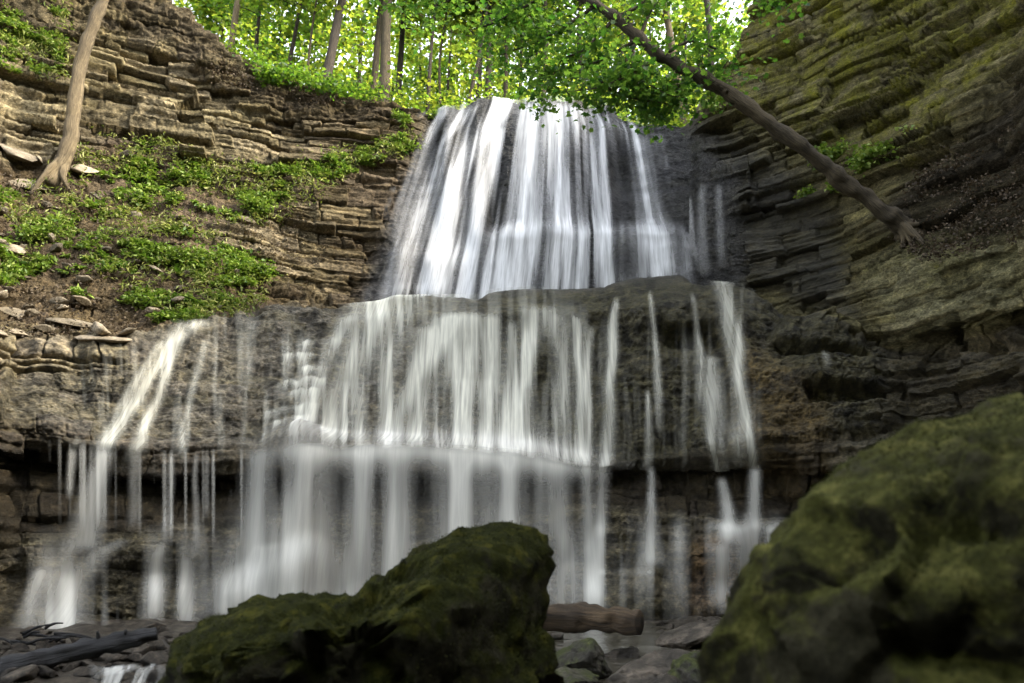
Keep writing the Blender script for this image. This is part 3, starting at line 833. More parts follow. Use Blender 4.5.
core = streams(PX, QY, [
    (0.75, [(104, 452, 8), (94, 490, 10), (88, 530, 13), (86, 556, 16)]),
    (0.35, [(136, 455, 5), (134, 500, 5), (132, 530, 7)]),
    (0.35, [(73, 452, 4), (70, 500, 3)]),
    (0.6, [(122, 541, 8), (96, 556, 12), (78, 580, 14), (70, 605, 16), (62, 640, 22)]),
    (0.4, [(40, 570, 6), (30, 600, 8), (24, 640, 12)]),
    (0.3, [(170, 455, 3), (168, 540, 5), (160, 620, 8)]),
    (0.35, [(196, 455, 2), (196, 560, 4)]),
    (0.3, [(208, 452, 2), (206, 520, 3)]),
    (0.6, [(312, 445, 16), (302, 480, 13), (292, 540, 22), (272, 615, 36)]),
    (0.4, [(262, 450, 10), (258, 500, 12), (250, 560, 20), (236, 615, 26)]),
    (0.85, [(362, 445, 20), (360, 480, 13), (357, 540, 14), (350, 620, 24)]),
    (0.35, [(400, 445, 10), (398, 500, 9), (395, 620, 18)]),
    (0.85, [(464, 450, 28), (460, 480, 17), (455, 540, 18), (446, 620, 28)]),
    (0.75, [(508, 455, 9), (508, 500, 7), (508, 560, 10), (506, 620, 18)]),
    (0.45, [(552, 462, 12), (556, 520, 12), (575, 560, 12), (590, 620, 18)]),
    (0.35, [(586, 466, 5), (584, 560, 8)]),
    (0.4, [(604, 468, 5), (602, 540, 7)]),
    (0.6, [(650, 462, 3), (651, 500, 4), (654, 540, 7), (656, 570, 12)]),
    (0.55, [(722, 480, 4), (728, 520, 7), (730, 545, 14)]),
    (0.75, [(756, 470, 5), (754, 510, 6), (752, 530, 12), (746, 570, 8), (742, 610, 8)]),
    (0.4, [(718, 545, 8), (716, 610, 8)]),
    (0.4, [(770, 528, 5), (764, 610, 8)]),
    (0.4, [(160, 545, 4), (152, 620, 6)]),
    (0.45, [(268, 545, 10), (240, 575, 10), (228, 620, 14)]),
    (0.3, [(185, 560, 4), (178, 625, 7)]),
])
st = 0.6 * n1(PX / 17, QY / 260, 24) + 0.3 * n1(PX / 7, QY / 160, 25) + 0.08 * n1(PX / 3, QY / 90, 26)
veil = spoly(PX, QY, [(245,448),(575,452),(600,500),(610,620),(190,620),(235,540)], 22) * np.clip(0.12 + 0.42 * st + 0.34 * np.exp(-np.clip(QY - 452, 0, None) / 26) * sstep(285, 330, PX) * (1 - sstep(560, 600, PX)), 0, 1)
mist = spoly(PX, QY, [(225,530),(330,505),(560,505),(610,560),(600,630),(200,630)], 24) * (0.20 + 0.2 * st)
thread = spoly(PX, QY, [(60,440),(250,448),(240,540),(70,520)], 8) * np.clip(1.3 * n1(PX / 3.5, QY / 400, 27) - 0.25, 0, 1) * 0.4
splash = spoly(PX, QY, [(40,545),(200,545),(250,550),(250,630),(30,640)], 12) * np.clip(0.13 + 0.40 * st, 0, 1)
rsp = spoly(PX, QY, [(600,520),(690,525),(690,615),(570,620)], 12) * np.clip(0.20 + 0.42 * st, 0, 1) + spoly(PX, QY, [(705,526),(785,522),(780,612),(700,612)], 11) * np.clip(0.08 + 0.4 * st, 0, 1)
ter = np.exp(-((QY - 572) / 3.0) ** 2) * sstep(595, 605, PX) * (1 - sstep(650, 660, PX)) * 0.3 + np.exp(-((QY - 527 - 3 * n1(PX / 14, PX * 0, 28)) / 5) ** 2) * sstep(705, 715, PX) * (1 - sstep(775, 790, PX)) * 0.38
foam = np.exp(-np.abs((QY - np.interp(PX, [230, 300, 430, 520, 620], [458, 450, 450, 460, 470])) / 12) ** 2) * sstep(240, 320, PX) * (1 - sstep(560, 620, PX)) * 0.4
dens = np.clip(core * (0.62 + 0.4 * st) + veil * 0.58 + mist + thread + splash + rsp + ter * (0.5 + 0.8 * st) + foam, 0, 0.9)
dens = dens * (0.35 + 0.65 * sstep(0.0, 0.06, tt))
t1 = np.zeros(PX.shape + (3,)) + np.array([0.72, 0.71, 0.65])
water_sheet("waterfall", 0, 0, 0, 0, dens, t1, "lowest waterfall curtain dropping from the dark ledge onto the apron rock", pos=pos, mat="water_soft")

# thin trickles on the wall right of the upper fall
r0, r1, c0, c1 = ROW(10) + 4, ROW(12) + 10, ci(690), ci(780)
PX, QY = BP[r0:r1, c0:c1], BQ[r0:r1, c0:c1]
d = streams(PX, QY, [(0.3, [(690, 200, 2), (697, 270, 4)]), (0.22, [(704, 190, 4), (706, 280, 6)]), (0.2, [(722, 190, 3), (726, 270, 5)])])
water_sheet("waterfall", r0, r1, c0, c1, d, np.zeros(PX.shape + (3,)) + 0.6, "thin trickles on the dark wall right of the upper waterfall", 0.06)

# ------------------------------------------------------------------ ground: creek bed reaching the horizon, light-blocking slope added behind the camera
gx = np.unique(np.concatenate([np.linspace(-250, -14, 16), np.arange(-14, 14, 0.09), np.linspace(14, 250, 16)]))
gy = np.unique(np.concatenate([np.linspace(-250, -4, 14), np.arange(-4, 18.0, 0.09), np.linspace(18.0, 250, 14)]))
GX, GY = np.meshgrid(gx, gy)
GP = np.stack([GX, GY, GX * 0], -1)
def ground_z(x, y):
    P = np.stack([x, y, x * 0], -1)
    near = np.exp(-((x / 14) ** 2)) * sstep(-6, 0, y)
    chan = np.exp(-((x - (1.6 + 0.3 * np.sin(y))) / 0.75) ** 2) + 0.9 * np.exp(-((x + 3.6 - 0.05 * y) / 0.7) ** 2)
    return 0.42 * sstep(6.5, 15.5, y) - 0.12 + near * (0.13 * fbm(P, 0.8, 3, 101) + 0.09 * fbm(P, 3.0, 3, 105)) - 0.16 * chan * sstep(5, 8, y) * (1 - sstep(15, 16, y))
GZ = ground_z(GX, GY)
g = mesh_obj("ground", np.stack([GX, GY, GZ], -1).reshape(-1, 3), grid_faces(len(gy), len(gx)), M['ground'])
tag(g, "gravelly creek bed at the foot of the falls", kind='structure')
wx = np.arange(0.6, 2.9, 0.05); wy = np.arange(6.0, 15.6, 0.06)
WX, WY = np.meshgrid(wx, wy)
WX = WX + 0.3 * np.sin(WY) - 0.1
WZ = 0.42 * sstep(6.5, 15.5, WY) - 0.165 + 0.015 * fbm(np.stack([WX, WY, WX * 0], -1), 2.0, 3, 111)
cw = mesh_obj("water", np.stack([WX, WY, WZ], -1).reshape(-1, 3), grid_faces(len(wy), len(wx)), M['creek'])
tag(cw, "shallow creek running between the stones", kind='structure')
wx = np.arange(-4.6, -2.2, 0.05); wy = np.arange(6.0, 13.0, 0.06)
WX, WY = np.meshgrid(wx, wy)
WZ = 0.42 * sstep(6.5, 15.5, WY) - 0.18 + 0.02 * fbm(np.stack([WX, WY, WX * 0], -1), 2.5, 3, 112)
cw = mesh_obj("water", np.stack([WX, WY, WZ], -1).reshape(-1, 3), grid_faces(len(wy), len(wx)), M['creek'])
tag(cw, "shallow side channel spilling past the charred log", kind='structure')
# little cascade at the lower left, spilling between the stones
px_ = np.linspace(84, 172, 90)[None] * np.ones((30, 1)); tt_ = np.linspace(0, 1, 30)[:, None] * np.ones((1, 90))
py_ = 664 + 2.5 * n1(px_ / 9.0, px_ * 0, 231) + tt_ * 24
cp = p2w(px_, py_, 9.0 - 0.35 * sstep(0.0, 0.35, tt_) - 0.15 * tt_)
cd = np.clip(0.22 + 0.4 * n1(px_ / 6.0 + 2 * tt_, tt_ * 1.5, 232) + 0.25 * n1(px_ / 2.5 + 3 * tt_, tt_ * 1.5, 233), 0, 0.6) * (1 - sstep(150, 170, px_)) * sstep(0, 0.15, tt_) * sstep(86, 112, px_)
water_sheet("waterfall", 0, 0, 0, 0, cd, np.zeros(px_.shape + (3,)) + np.array([0.7, 0.7, 0.66]), "small low cascade between stones beside the charred log", pos=cp)
# unseen gorge slope, added and raised to block low sky and sun
ang = np.linspace(math.radians(27), math.radians(-162), 200)
hh = np.linspace(0, 1, 60)
A_, H_ = np.meshgrid(ang, hh)
R_ = 13 + 9 * H_ + 0.0 * A_
HX, HY = R_ * np.cos(A_), 2 + R_ * np.sin(A_)
HZ = -0.3 + 26 * H_ ** 0.75
HP = np.stack([HX, HY, HZ], -1)
HP = HP + 0.9 * fbm(HP, 0.3, 4, 121)[..., None] * np.stack([-np.cos(A_), -np.sin(A_), A_ * 0 + 0.3], -1)
hl = mesh_obj("light_block_hill", HP.reshape(-1, 3), grid_faces(60, 200), M['light_block_hill'])
tag(hl, "unseen gorge slope added to block sky and sun", kind='structure')

# ------------------------------------------------------------------ leaf and tube builders
def rand_rot(n, rng, tilt=1.0, up=None):
    """n random frames: (tangent, side, normal); tilt 0 = flat leaves facing up"""
    nrm = rng.normal(0, 1, (n, 3)) * tilt + np.array([0, 0, 1.0]) * (1.0 if up is None else up)
    nrm /= np.linalg.norm(nrm, axis=1)[:, None]
    a = rng.normal(0, 1, (n, 3))
    t = np.cross(nrm, a); t /= np.linalg.norm(t, axis=1)[:, None]
    return t, np.cross(nrm, t), nrm

def leaf_arrays(P, size, rng, tilt=0.7, shape='diamond', aspect=0.55, fold=0.18):
    n = len(P)
    t, s, nn = rand_rot(n, rng, tilt)
    sz = size * rng.uniform(0.6, 1.35, n)[:, None]
    if shape == 'diamond':
        pts = [(-0.5, 0, 0), (0.0, aspect, fold), (0.5, 0, -0.05), (0.0, -aspect, fold)]
        fl = [(0, 1, 2), (0, 2, 3)]
    else:                                                          # lobed maple outline
        pts = [(-0.45, 0, 0), (-0.30, 0.36, 0.08), (-0.06, 0.22, 0.04), (0.14, 0.5, 0.1), (0.18, 0.17, 0.02), (0.55, 0, -0.12),
               (0.18, -0.17, 0.02), (0.14, -0.5, 0.1), (-0.06, -0.22, 0.04), (-0.30, -0.36, 0.08)]
        fl = [(0, 1, 2), (0, 2, 4), (2, 3, 4), (0, 4, 5), (0, 5, 6), (6, 7, 8), (0, 6, 8), (0, 8, 9)]
    V = np.stack([P + sz * (a * t + b * s + c * nn) for a, b, c in pts], 1).reshape(-1, 3)
    k = len(pts)
    F = (np.array(fl)[None] + (np.arange(n) * k)[:, None, None]).reshape(-1, 3)
    return V, F

def tube(path, radii, sides=10, wob=0.0, rng=None, cap=True, bark=0.0):
    path = np.asarray(path, float); radii = np.asarray(radii, float)
    n = len(path)
    tg = np.gradient(path, axis=0); tg /= np.linalg.norm(tg, axis=1)[:, None]
    ref = np.array([0.13, 1.0, 0.07]) if abs(tg[0][1]) < 0.9 else np.array([1.0, 0, 0])
    a = np.cross(tg, ref); a /= np.linalg.norm(a, axis=1)[:, None]
    b = np.cross(tg, a)
    th_ = np.linspace(0, 2 * math.pi, sides, endpoint=False)
    V = path[:, None] + radii[:, None, None] * (np.cos(th_)[None, :, None] * a[:, None] + np.sin(th_)[None, :, None] * b[:, None])
    if wob:
        V = V + wob * radii[:, None, None] * vnoise(V * 3.1 / max(radii.max(), 0.05) * 0.35, 7)[..., None] * (V - path[:, None]) / np.maximum(radii[:, None, None], 1e-6)
    if bark:
        nb = fbm(V, (8, 8, 3.2), 4, 17, 0.6, ridged=True) + 0.8 * vnoise(V * 1.7, 19)
        V = V + bark * nb[..., None] * (V - path[:, None])
    V = V.reshape(-1, 3)
    i = np.arange(n * sides).reshape(n, sides)
    F = np.stack([i[:-1], np.roll(i, -1, 1)[:-1], np.roll(i, -1, 1)[1:], i[1:]], -1).reshape(-1, 4).tolist()
    if cap:
        F.append(i[0][::-1].tolist()); F.append(i[-1].tolist())
    L_ = np.concatenate([[0], np.cumsum(np.linalg.norm(np.diff(path, axis=0), axis=1))])
    UV = np.stack([np.broadcast_to(np.abs(np.linspace(-1, 1, sides))[None] * radii.max() * 5, (n, sides)), np.broadcast_to(L_[:, None], (n, sides))], -1).reshape(-1, 2)
    return V, F, UV

def merge(parts):
    V, F, U, o = [], [], [], 0
    for v, f, u_ in parts:
        V.append(v); U.append(u_)
        F += [[k + o for k in q] for q in f]
        o += len(v)
    return np.concatenate(V), F, np.concatenate(U)

def smooth_path(pts, n):
    pts = np.asarray(pts, float)
    d = np.concatenate([[0], np.cumsum(np.linalg.norm(np.diff(pts, axis=0), axis=1))])
    t = np.linspace(0, d[-1], n)
    P = np.stack([np.interp(t, d, pts[:, k]) for k in range(pts.shape[1])], -1)
    for _ in range(2):
        Q = P.copy(); Q[1:-1] = (P[:-2] + 2 * P[1:-1] + P[2:]) / 4; P = Q
    return P

# where a ray from the camera region meets the rock (for seating things)
FP, FQ = w2p(ROCK)
def surf(px, py, r_lo=0, r_hi=None):
    r_hi = r_hi or ROW(13) + 2
    d = (FP[r_lo:r_hi] - px) ** 2 + (FQ[r_lo:r_hi] - py) ** 2
    near = d < max(d.min() + 4, 9)
    dist = np.where(near, ROCK[r_lo:r_hi, :, 1], 1e9)
    i = np.unravel_index(np.argmin(dist), dist.shape)
    return ROCK[r_lo:r_hi][i].copy(), NRM[r_lo:r_hi][i].copy()

# ------------------------------------------------------------------ woods above the rim
def plateau_point(px, depth_back):
    """a point of the forest floor that far behind the rim, in the picture column px"""
    j = ci(px)
    o = out[j]
    s = np.interp(depth_back, [0, 0.9, 6, 22, 110], [0, 0.12, 1.6, 6.5, 20])
    return rim[j] + o * depth_back + np.array([0, 0, s])

def forest_tree(px, back, diam, height, lean, leaf, bark, n_leaf, seed, label, group, low=0.25, spread=2.6, size=0.17):
    rng = np.random.default_rng(seed)
    base = plateau_point(px, back); base[2] -= 0.3
    root = empty("tree", base)
    top = np.array([lean * height, rng.uniform(-0.4, 0.4), height])
    pts = np.array([[0, 0, 0], top * 0.35 + np.array([rng.uniform(-.2, .2), 0, 0]), top * 0.7 + np.array([rng.uniform(-.25, .25), 0, 0]), top])
    path = smooth_path(pts, 26)
    r = diam / 2 * (1 - 0.75 * np.linspace(0, 1, 26)); r[0] *= 1.5; r[1] *= 1.15
    parts = [tube(path, r, 9, 0.15)]
    cents = []
    for k in range(int(9 + height * 0.7)):
        f = rng.uniform(low, 0.98)
        p0 = path[int(f * 25)]
        a = rng.uniform(0, 2 * math.pi)
        ln = spread * rng.uniform(0.45, 1.1) * (1.15 - 0.6 * f)
        p1 = p0 + np.array([math.cos(a) * ln * 0.5, math.sin(a) * ln * 0.5, ln * rng.uniform(0.05, 0.4)])
        p2 = p0 + np.array([math.cos(a) * ln, math.sin(a) * ln, ln * rng.uniform(0.0, 0.5)])
        lp = smooth_path([p0, p1, p2], 8)
        parts.append(tube(lp, np.linspace(max(0.012, diam * 0.13), 0.008, 8), 5))
        for q in (0.4, 0.65, 0.85, 1.0):
            cents.append(lp[min(7, int(q * 7))] + rng.normal(0, 0.2, 3))
    V, F, U = merge(parts)
    mesh_obj("trunk", V, F, M[bark], root, uv=U)
    cents = np.array(cents)
    ids = rng.integers(0, len(cents), n_leaf)
    rad = rng.uniform(0.3, 0.75, len(cents))
    P = cents[ids] + rng.normal(0, 1, (n_leaf, 3)) * rad[ids][:, None] * np.array([1, 1, 0.55])
    V, F = leaf_arrays(P, size, rng, 0.6)
    mesh_obj("crown", V, F, M[leaf], root, smooth=False)
    tag(root, label, "tree", group)
    return root

GW = "trees of the wood above the falls"
specs = [
 # px, back, diam, height, lean, leaf, bark, n, label
 (236, 2.5, 0.26, 13, 0.02, 'leaf_g', 'bark_pale', 2600, "pale trunked tree nearest the top of the left dirt slope"),
 (268, 5.0, 0.20, 12, 0.00, 'leaf_g', 'bark_mid', 2600, "shaded tree with blurry green crown right of the pale trunk on the slope"),
 (290, 3.0, 0.18, 12, 0.05, 'leaf_g', 'bark_mid', 2600, "slim grey tree just left of the leaning thick trunk on the rim"),
 (309, 1.6, 0.10, 10, 0.03, 'leaf_y', 'bark_dark', 1700, "very thin dark sapling beside the leaning thick trunk on the rim"),
 (323, 0.8, 0.36, 15, 0.075, 'leaf_y', 'bark_mid', 2800, "thick grey tree leaning right at the rim's edge above ferns"),
 (374, 1.8, 0.28, 15, 0.01, 'leaf_y', 'bark_dark', 2800, "thinner of the two close dark upright trunks left of the falls"),
 (386, 1.2, 0.44, 16, -0.005, 'leaf_y', 'bark_dark', 2800, "thickest dark upright trunk of the wood, left of the falls' top"),
 (400, 4.0, 0.30, 14, 0.01, 'leaf_y', 'bark_mid', 2600, "grey tree standing close behind the thickest dark trunk"),
 (428, 1.6, 0.16, 11, 0.015, 'leaf_y', 'bark_mid', 2000, "slim tree at the rim just left of the water's edge"),
 (444, 2.5, 0.12, 10, 0.0, 'leaf_y', 'bark_dark', 1800, "thin dark stem straight above the left edge of the upper fall"),
 (463, 1.5, 0.15, 10, 0.14, 'leaf_y', 'bark_mid', 1800, "slim tree slanting right above the upper fall's left part"),
 (478, 2.2, 0.24, 13, 0.02, 'leaf_y', 'bark_mid', 2400, "left one of a close pair of grey trunks above the fall's brightest stream"),
 (488, 2.0, 0.30, 14, 0.03, 'leaf_y', 'bark_mid', 2400, "right thicker one of a close pair of grey trunks above the fall"),
 (505, 2.8, 0.20, 12, 0.02, 'leaf_g', 'bark_dark', 2200, "dark slim trunk behind maple leaves above the fall's middle"),
 (519, 4.0, 0.16, 12, 0.0, 'leaf_y', 'bark_dark', 2200, "thin dark trunk close to the fall's middle, half hidden by leaves"),
 (540, 2.4, 0.22, 12, 0.03, 'leaf_g', 'bark_dark', 2400, "dark trunk behind the hanging maple sprays at the lip"),
 (585, 3.5, 0.26, 13, -0.02, 'leaf_g', 'bark_mid', 2600, "tree behind the dense leaves over the right half of the fall"),
 (640, 3.0, 0.26, 13, -0.04, 'leaf_y', 'bark_mid', 2600, "tree with yellow-green crown behind the diagonal leaning trunk"),
 (682, 4.0, 0.40, 15, -0.10, 'leaf_y', 'bark_pale', 2600, "pale trunk slanting left beyond the diagonal leaning trunk"),
 (706, 2.6, 0.30, 14, 0.0, 'leaf_g', 'bark_mid', 2600, "tree at the right rim beside the mossy wall's top"),
]
for k, s in enumerate(specs):
    forest_tree(*s[:8], 300 + k, s[8], GW, low=0.40)
far = "slender far tree with yellow-green leaves deep in the wood behind the rim trees"
rng = np.random.default_rng(55)
for k in range(22):
    px = 205 + k * 24.0 + rng.uniform(-9, 9)
    forest_tree(px, rng.uniform(8, 20), rng.uniform(0.14, 0.3), rng.uniform(14, 19), rng.uniform(-0.03, 0.05), 'leaf_y' if k % 3 else 'leaf_g', 'bark_mid', 2600,
                500 + k, far, "far trees deep in the wood", low=0.08, spread=3.4, size=0.24)
# a mass of leaves further back
rng = np.random.default_rng(77)
n = 26000
P = np.stack([rng.uniform(-34, 30, n), rng.uniform(52, 66, n), rng.uniform(24, 66, n)], -1)
keep = fbm(P, (0.16, 0.16, 0.2), 4, 131) > 0.08
V, F = leaf_arrays(P[keep], 0.55, rng, 0.8)
o = mesh_obj("foliage", V, F, M['leaf_y'], smooth=False)
tag(o, "yellow-green leaf mass of the far wood", kind='stuff')

# ------------------------------------------------------------------ the pale tree on the left slope
def trunk_tree(name, pix, label, bark, rad, sides=14):
    pts = np.array([p2w(a, b, c) for a, b, c in pix])
    path = smooth_path(pts, 60)
    return path

pt, _ = surf(58, 176)
Yb = pt[1] - 0.1
root_pos = p2w(56, 176, Yb)
root = empty("tree", root_pos)
pix = [(48, 186, Yb - 0.15), (62, 165, Yb), (70, 140, Yb), (74, 105, Yb), (79, 70, Yb), (89, 35, Yb - 0.05), (103, 0, Yb - 0.1), (118, -40, Yb - 0.15), (130, -90, Yb - 0.2), (140, -160, Yb - 0.2)]
path = smooth_path([p2w(*q) for q in pix], 70)
tq = np.linspace(0, 1, 70)
rad = np.interp(tq, [0, 0.05, 0.12, 0.2, 0.5, 1], [0.235, 0.205, 0.185, 0.175, 0.16, 0.12])
V0, F0, U0 = tube(path, rad, 28, 0.2, bark=0.10)
parts = [(V0, F0, U0)]
for (x1, y1) in ((30, 192), (70, 192)):
    e, nrm_ = surf(x1, y1)
    parts.append(tube(smooth_path([path[6], (path[3] + e) / 2 + np.array([0, -0.12, 0.05]), e + np.array([0, 0, -0.05])], 12), np.linspace(0.15, 0.035, 12), 8, 0.3))
V, F, U = merge(parts)
mesh_obj("trunk", V - root_pos, F, M['bark_pale'], root, uv=U)
rng = np.random.default_rng(5)
tp = path[-1]
parts = []; cents = []
for k in range(10):
    a = rng.uniform(0, 6.28)
    e = tp + np.array([math.cos(a) * 2.4, math.sin(a) * 1.6, rng.uniform(0.5, 2.5)])
    lp = smooth_path([path[-8], (path[-8] + e) / 2 + np.array([0, 0, 0.3]), e], 10)
    parts.append(tube(lp, np.linspace(0.06, 0.01, 10), 6))
    cents += [lp[5], lp[7], lp[9]]
V, F, U = merge(parts)
mesh_obj("branch", V - root_pos, F, M['bark_pale'], root, uv=U)
cents = np.array(cents); ids = rng.integers(0, len(cents), 2500)
P = cents[ids] + rng.normal(0, 0.45, (2500, 3))
V, F = leaf_arrays(P, 0.15, rng, 0.6)
mesh_obj("crown", V - root_pos, F, M['leaf_g'], root, smooth=False)
tag(root, "pale smooth-barked curved tree rooted among slabs on the left slope", "tree")

# ------------------------------------------------------------------ the leaning maple on the right wall
pt, _ = surf(908, 232)
Yb = pt[1] - 0.05
root_pos = p2w(906, 232, Yb)
root = empty("tree", root_pos)
Y0 = Yb
pix = [(914, 240, Y0 + 0.1), (898, 221, Y0 - 0.1), (868, 198, Y0 - 0.25), (830, 170, Y0 - 0.45), (795, 143, Y0 - 0.6), (760, 116, Y0 - 0.75), (727, 92, Y0 - 0.85), (695, 74, Y0 - 0.95),
       (662, 55, Y0 - 1.0), (640, 38, Y0 - 1.0), (615, 18, Y0 - 1.0), (598, 4, Y0 - 1.0), (560, -14, Y0 - 1.0), (500, -40, Y0 - 1.0), (450, -70, Y0 - 1.0)]
path = smooth_path([p2w(*q) for q in pix], 240)
path = path + 0.03 * np.stack([vnoise(path * 2.1 + 5 * k, 23 + k) for k in range(3)], -1)
tq = np.linspace(0, 1, 240)
rad = np.interp(tq, [0, 0.04, 0.1, 0.4, 0.65, 1], [0.30, 0.22, 0.175, 0.15, 0.115, 0.05])
parts = [tube(path, rad, 28, 0.3, bark=0.2)]
for (x1, y1) in ((918, 226), (922, 244), (900, 246), (912, 252)):
    e, nrm_ = surf(x1, y1)
    parts.append(tube(smooth_path([path[10], (path[4] + e) / 2 + np.array([-0.03, -0.1, 0.03]), e], 10), np.linspace(0.13, 0.04, 10), 8, 0.3))
# short broken stubs
for i_, dx, dz in ((148, 0.05, 0.28), (113, 0.12, 0.2), (90, -0.05, 0.16), (60, 0.1, -0.12)):
    parts.append(tube(smooth_path([path[i_], path[i_] + np.array([dx, -0.1, dz])], 5), [0.05, 0.045, 0.04, 0.03, 0.02], 7))
V, F, U = merge(parts)
mesh_obj("trunk", V - root_pos, F, M['bark_dark'], root, uv=U)
rng = np.random.default_rng(9)
Yt = Y0 - 1.0
limbs = [[(640, 38), (600, 62), (560, 70), (520, 72)], [(662, 55), (630, 75), (600, 88), (566, 92)], [(695, 74), (680, 86), (660, 100), (640, 104)], [(615, 18), (640, 6), (660, -20), (690, -40)],
         [(598, 4), (560, 30), (530, 45), (500, 55)], [(640, 38), (650, 10), (680, -20), (720, -30)], [(560, -14), (520, 10), (490, 25), (470, 30)], [(500, -40), (470, -10), (440, 5), (425, 18)],
         [(662, 55), (690, 40), (720, 50), (735, 70)], [(727, 92), (710, 80), (700, 60), (712, 40)], [(600, 80), (612, 92), (640, 100), (672, 104)], [(560, -14), (600, -40), (650, -50), (700, -20)],
         [(615, 18), (585, 50), (560, 60), (545, 95)], [(450, -70), (420, -40), (400, -10), (385, 5)], [(720, -30), (745, -20), (770, -5), (790, 8)], [(640, 38), (625, 60), (640, 80), (668, 95)]]
wts = [1.0, 1.0, 1.0, .7, 1, .7, 1, .8, .55, .5, .9, .7, 1.1, .7, .6, 1.0]
bparts, LP, LW = [], [], []
for li_, wgt in zip(limbs, wts):
    dy = rng.uniform(-0.15, 1.5)
    p = smooth_path([p2w(a, b, Yt + dy * (k / 3.0)) for k, (a, b) in enumerate(li_)], 24)
    bparts.append(tube(p, np.linspace(0.05, 0.008, 24), 7, 0.2))
    for q in range(2):                                             # side twigs
        for i_ in range(5, 24, 3):
            ln = rng.uniform(0.25, 0.75)
            a = rng.normal(0, 1, 3); a[2] *= 0.35; a /= np.linalg.norm(a)
            e = p[i_] + a * ln + np.array([0, 0, -0.08])
            bparts.append(tube(smooth_path([p[i_], (p[i_] + e) / 2 + np.array([0, 0, 0.04]), e], 6), np.linspace(0.012, 0.004, 6), 4))
            for f in (0.4, 0.7, 1.0):
                LP.append(p[i_] * (1 - f) + e * f); LW.append(wgt)
V, F, U = merge(bparts)
mesh_obj("branch", V - root_pos, F, M['bark_dark'], root, uv=U)
LP = np.array(LP); LW = np.array(LW); LW = LW / LW.sum()
n = 5600
ids = rng.choice(len(LP), n, p=LW)
P = LP[ids] + rng.normal(0, 1, (n, 3)) * np.array([0.27, 0.30, 0.15])
V, F = leaf_arrays(P, 0.155, rng, 0.6, 'maple')
mesh_obj("crown", V - root_pos, F, M['leaf_m'], root, smooth=False)
tag(root, "dark maple leaning diagonally out from the right wall over the falls", "tree")

# ------------------------------------------------------------------ low plants on the rock
def zone_points(poly, n, rng, r_lo=None, r_hi=None, pn=None):
    r_lo = r_lo if r_lo is not None else ROW(9); r_hi = r_hi or ROW(14) + 6
    m = pip(FP[r_lo:r_hi], FQ[r_lo:r_hi], poly)
    w = m.astype(float)
    if pn:
        w = w * (fbm(ROCK[r_lo:r_hi], pn[0], 3, pn[2]) > pn[1])
    idx = np.flatnonzero(w.ravel())
    if len(idx) == 0:
        return np.zeros((0, 3)), np.zeros((0, 3))
    s = rng.choice(idx, n)
    return ROCK[r_lo:r_hi].reshape(-1, 3)[s], NRM[r_lo:r_hi].reshape(-1, 3)[s]

def cover(name, polys, mat, size, label, rng, spread=0.11, lift=0.12, pn=((1.4, 1.4, 1.4), 0.06, 141), tilt=0.7, shape='diamond', clump=9, aspect=0.5):
    Vs, Fs, o_ = [], [], 0
    for poly, n in polys:
        P, Nn = zone_points(poly, max(1, n // clump), rng, pn=pn)
        if not len(P): continue
        P = np.repeat(P, clump, 0); Nn = np.repeat(Nn, clump, 0)
        hgt = rng.uniform(0, 1, (len(P), 1)) * lift
        P = P + rng.normal(0, spread, P.shape) * np.array([1, 1, 0.55]) + Nn * hgt * 0.8 + np.array([0, 0, 0.5]) * hgt + Nn * 0.03
        V, F = leaf_arrays(P, size, rng, tilt, shape, aspect)
        Vs.append(V); Fs.append(F + o_); o_ += len(V)
    o = mesh_obj(name, np.concatenate(Vs), np.concatenate(Fs), mat, smooth=False)
    tag(o, label, kind='stuff')
    return o

def clumps(name, polys, mat, label, rng, r=(0.16, 0.42), per=34, leaf=0.15, aspect=0.24, pn=((1.3, 1.3, 1.3), 0.02, 141)):
    """low domes of arching fronds"""
    Vs, Fs, o_ = [], [], 0
    for poly, n in polys:
        P, Nn = zone_points(poly, n, rng, pn=pn)
        if not len(P): continue
        R_ = rng.uniform(*r, len(P)) * rng.uniform(0.6, 1.0, len(P))
        P = np.repeat(P, per, 0); Nn = np.repeat(Nn, per, 0); R_ = np.repeat(R_, per)[:, None]
        d = rng.normal(0, 1, P.shape) + np.array([0, 0, 0.55]) + 0.7 * Nn
        d /= np.linalg.norm(d, axis=1)[:, None]
        d[:, 2] = np.abs(d[:, 2]) * 0.8
        Q = P + d * R_ * rng.uniform(0.25, 1.0, (len(P), 1))
        t = d + np.array([0, 0, -0.35]) + 0.35 * rng.normal(0, 1, P.shape); t /= np.linalg.norm(t, axis=1)[:, None]
        sd_ = np.cross(t, np.array([0, 0, 1.0]) + 0.5 * rng.normal(0, 1, P.shape)); sd_ /= np.linalg.norm(sd_, axis=1)[:, None]
        nn_ = np.cross(sd_, t)
        sz = leaf * rng.uniform(0.5, 1.3, (len(P), 1))
        V = np.stack([Q + sz * (a * t + b * sd_ + c * nn_) for a, b, c in ((-0.5, 0, 0), (0.0, aspect, 0.12), (0.55, 0, -0.08), (0.0, -aspect, 0.12))], 1).reshape(-1, 3)
        F = (np.array([(0, 1, 2), (0, 2, 3)])[None] + (np.arange(len(P)) * 4)[:, None, None]).reshape(-1, 3)
        Vs.append(V); Fs.append(F + o_); o_ += len(V)
    o = mesh_obj(name, np.concatenate(Vs), np.concatenate(Fs), mat, smooth=False)
    tag(o, label, kind='stuff')

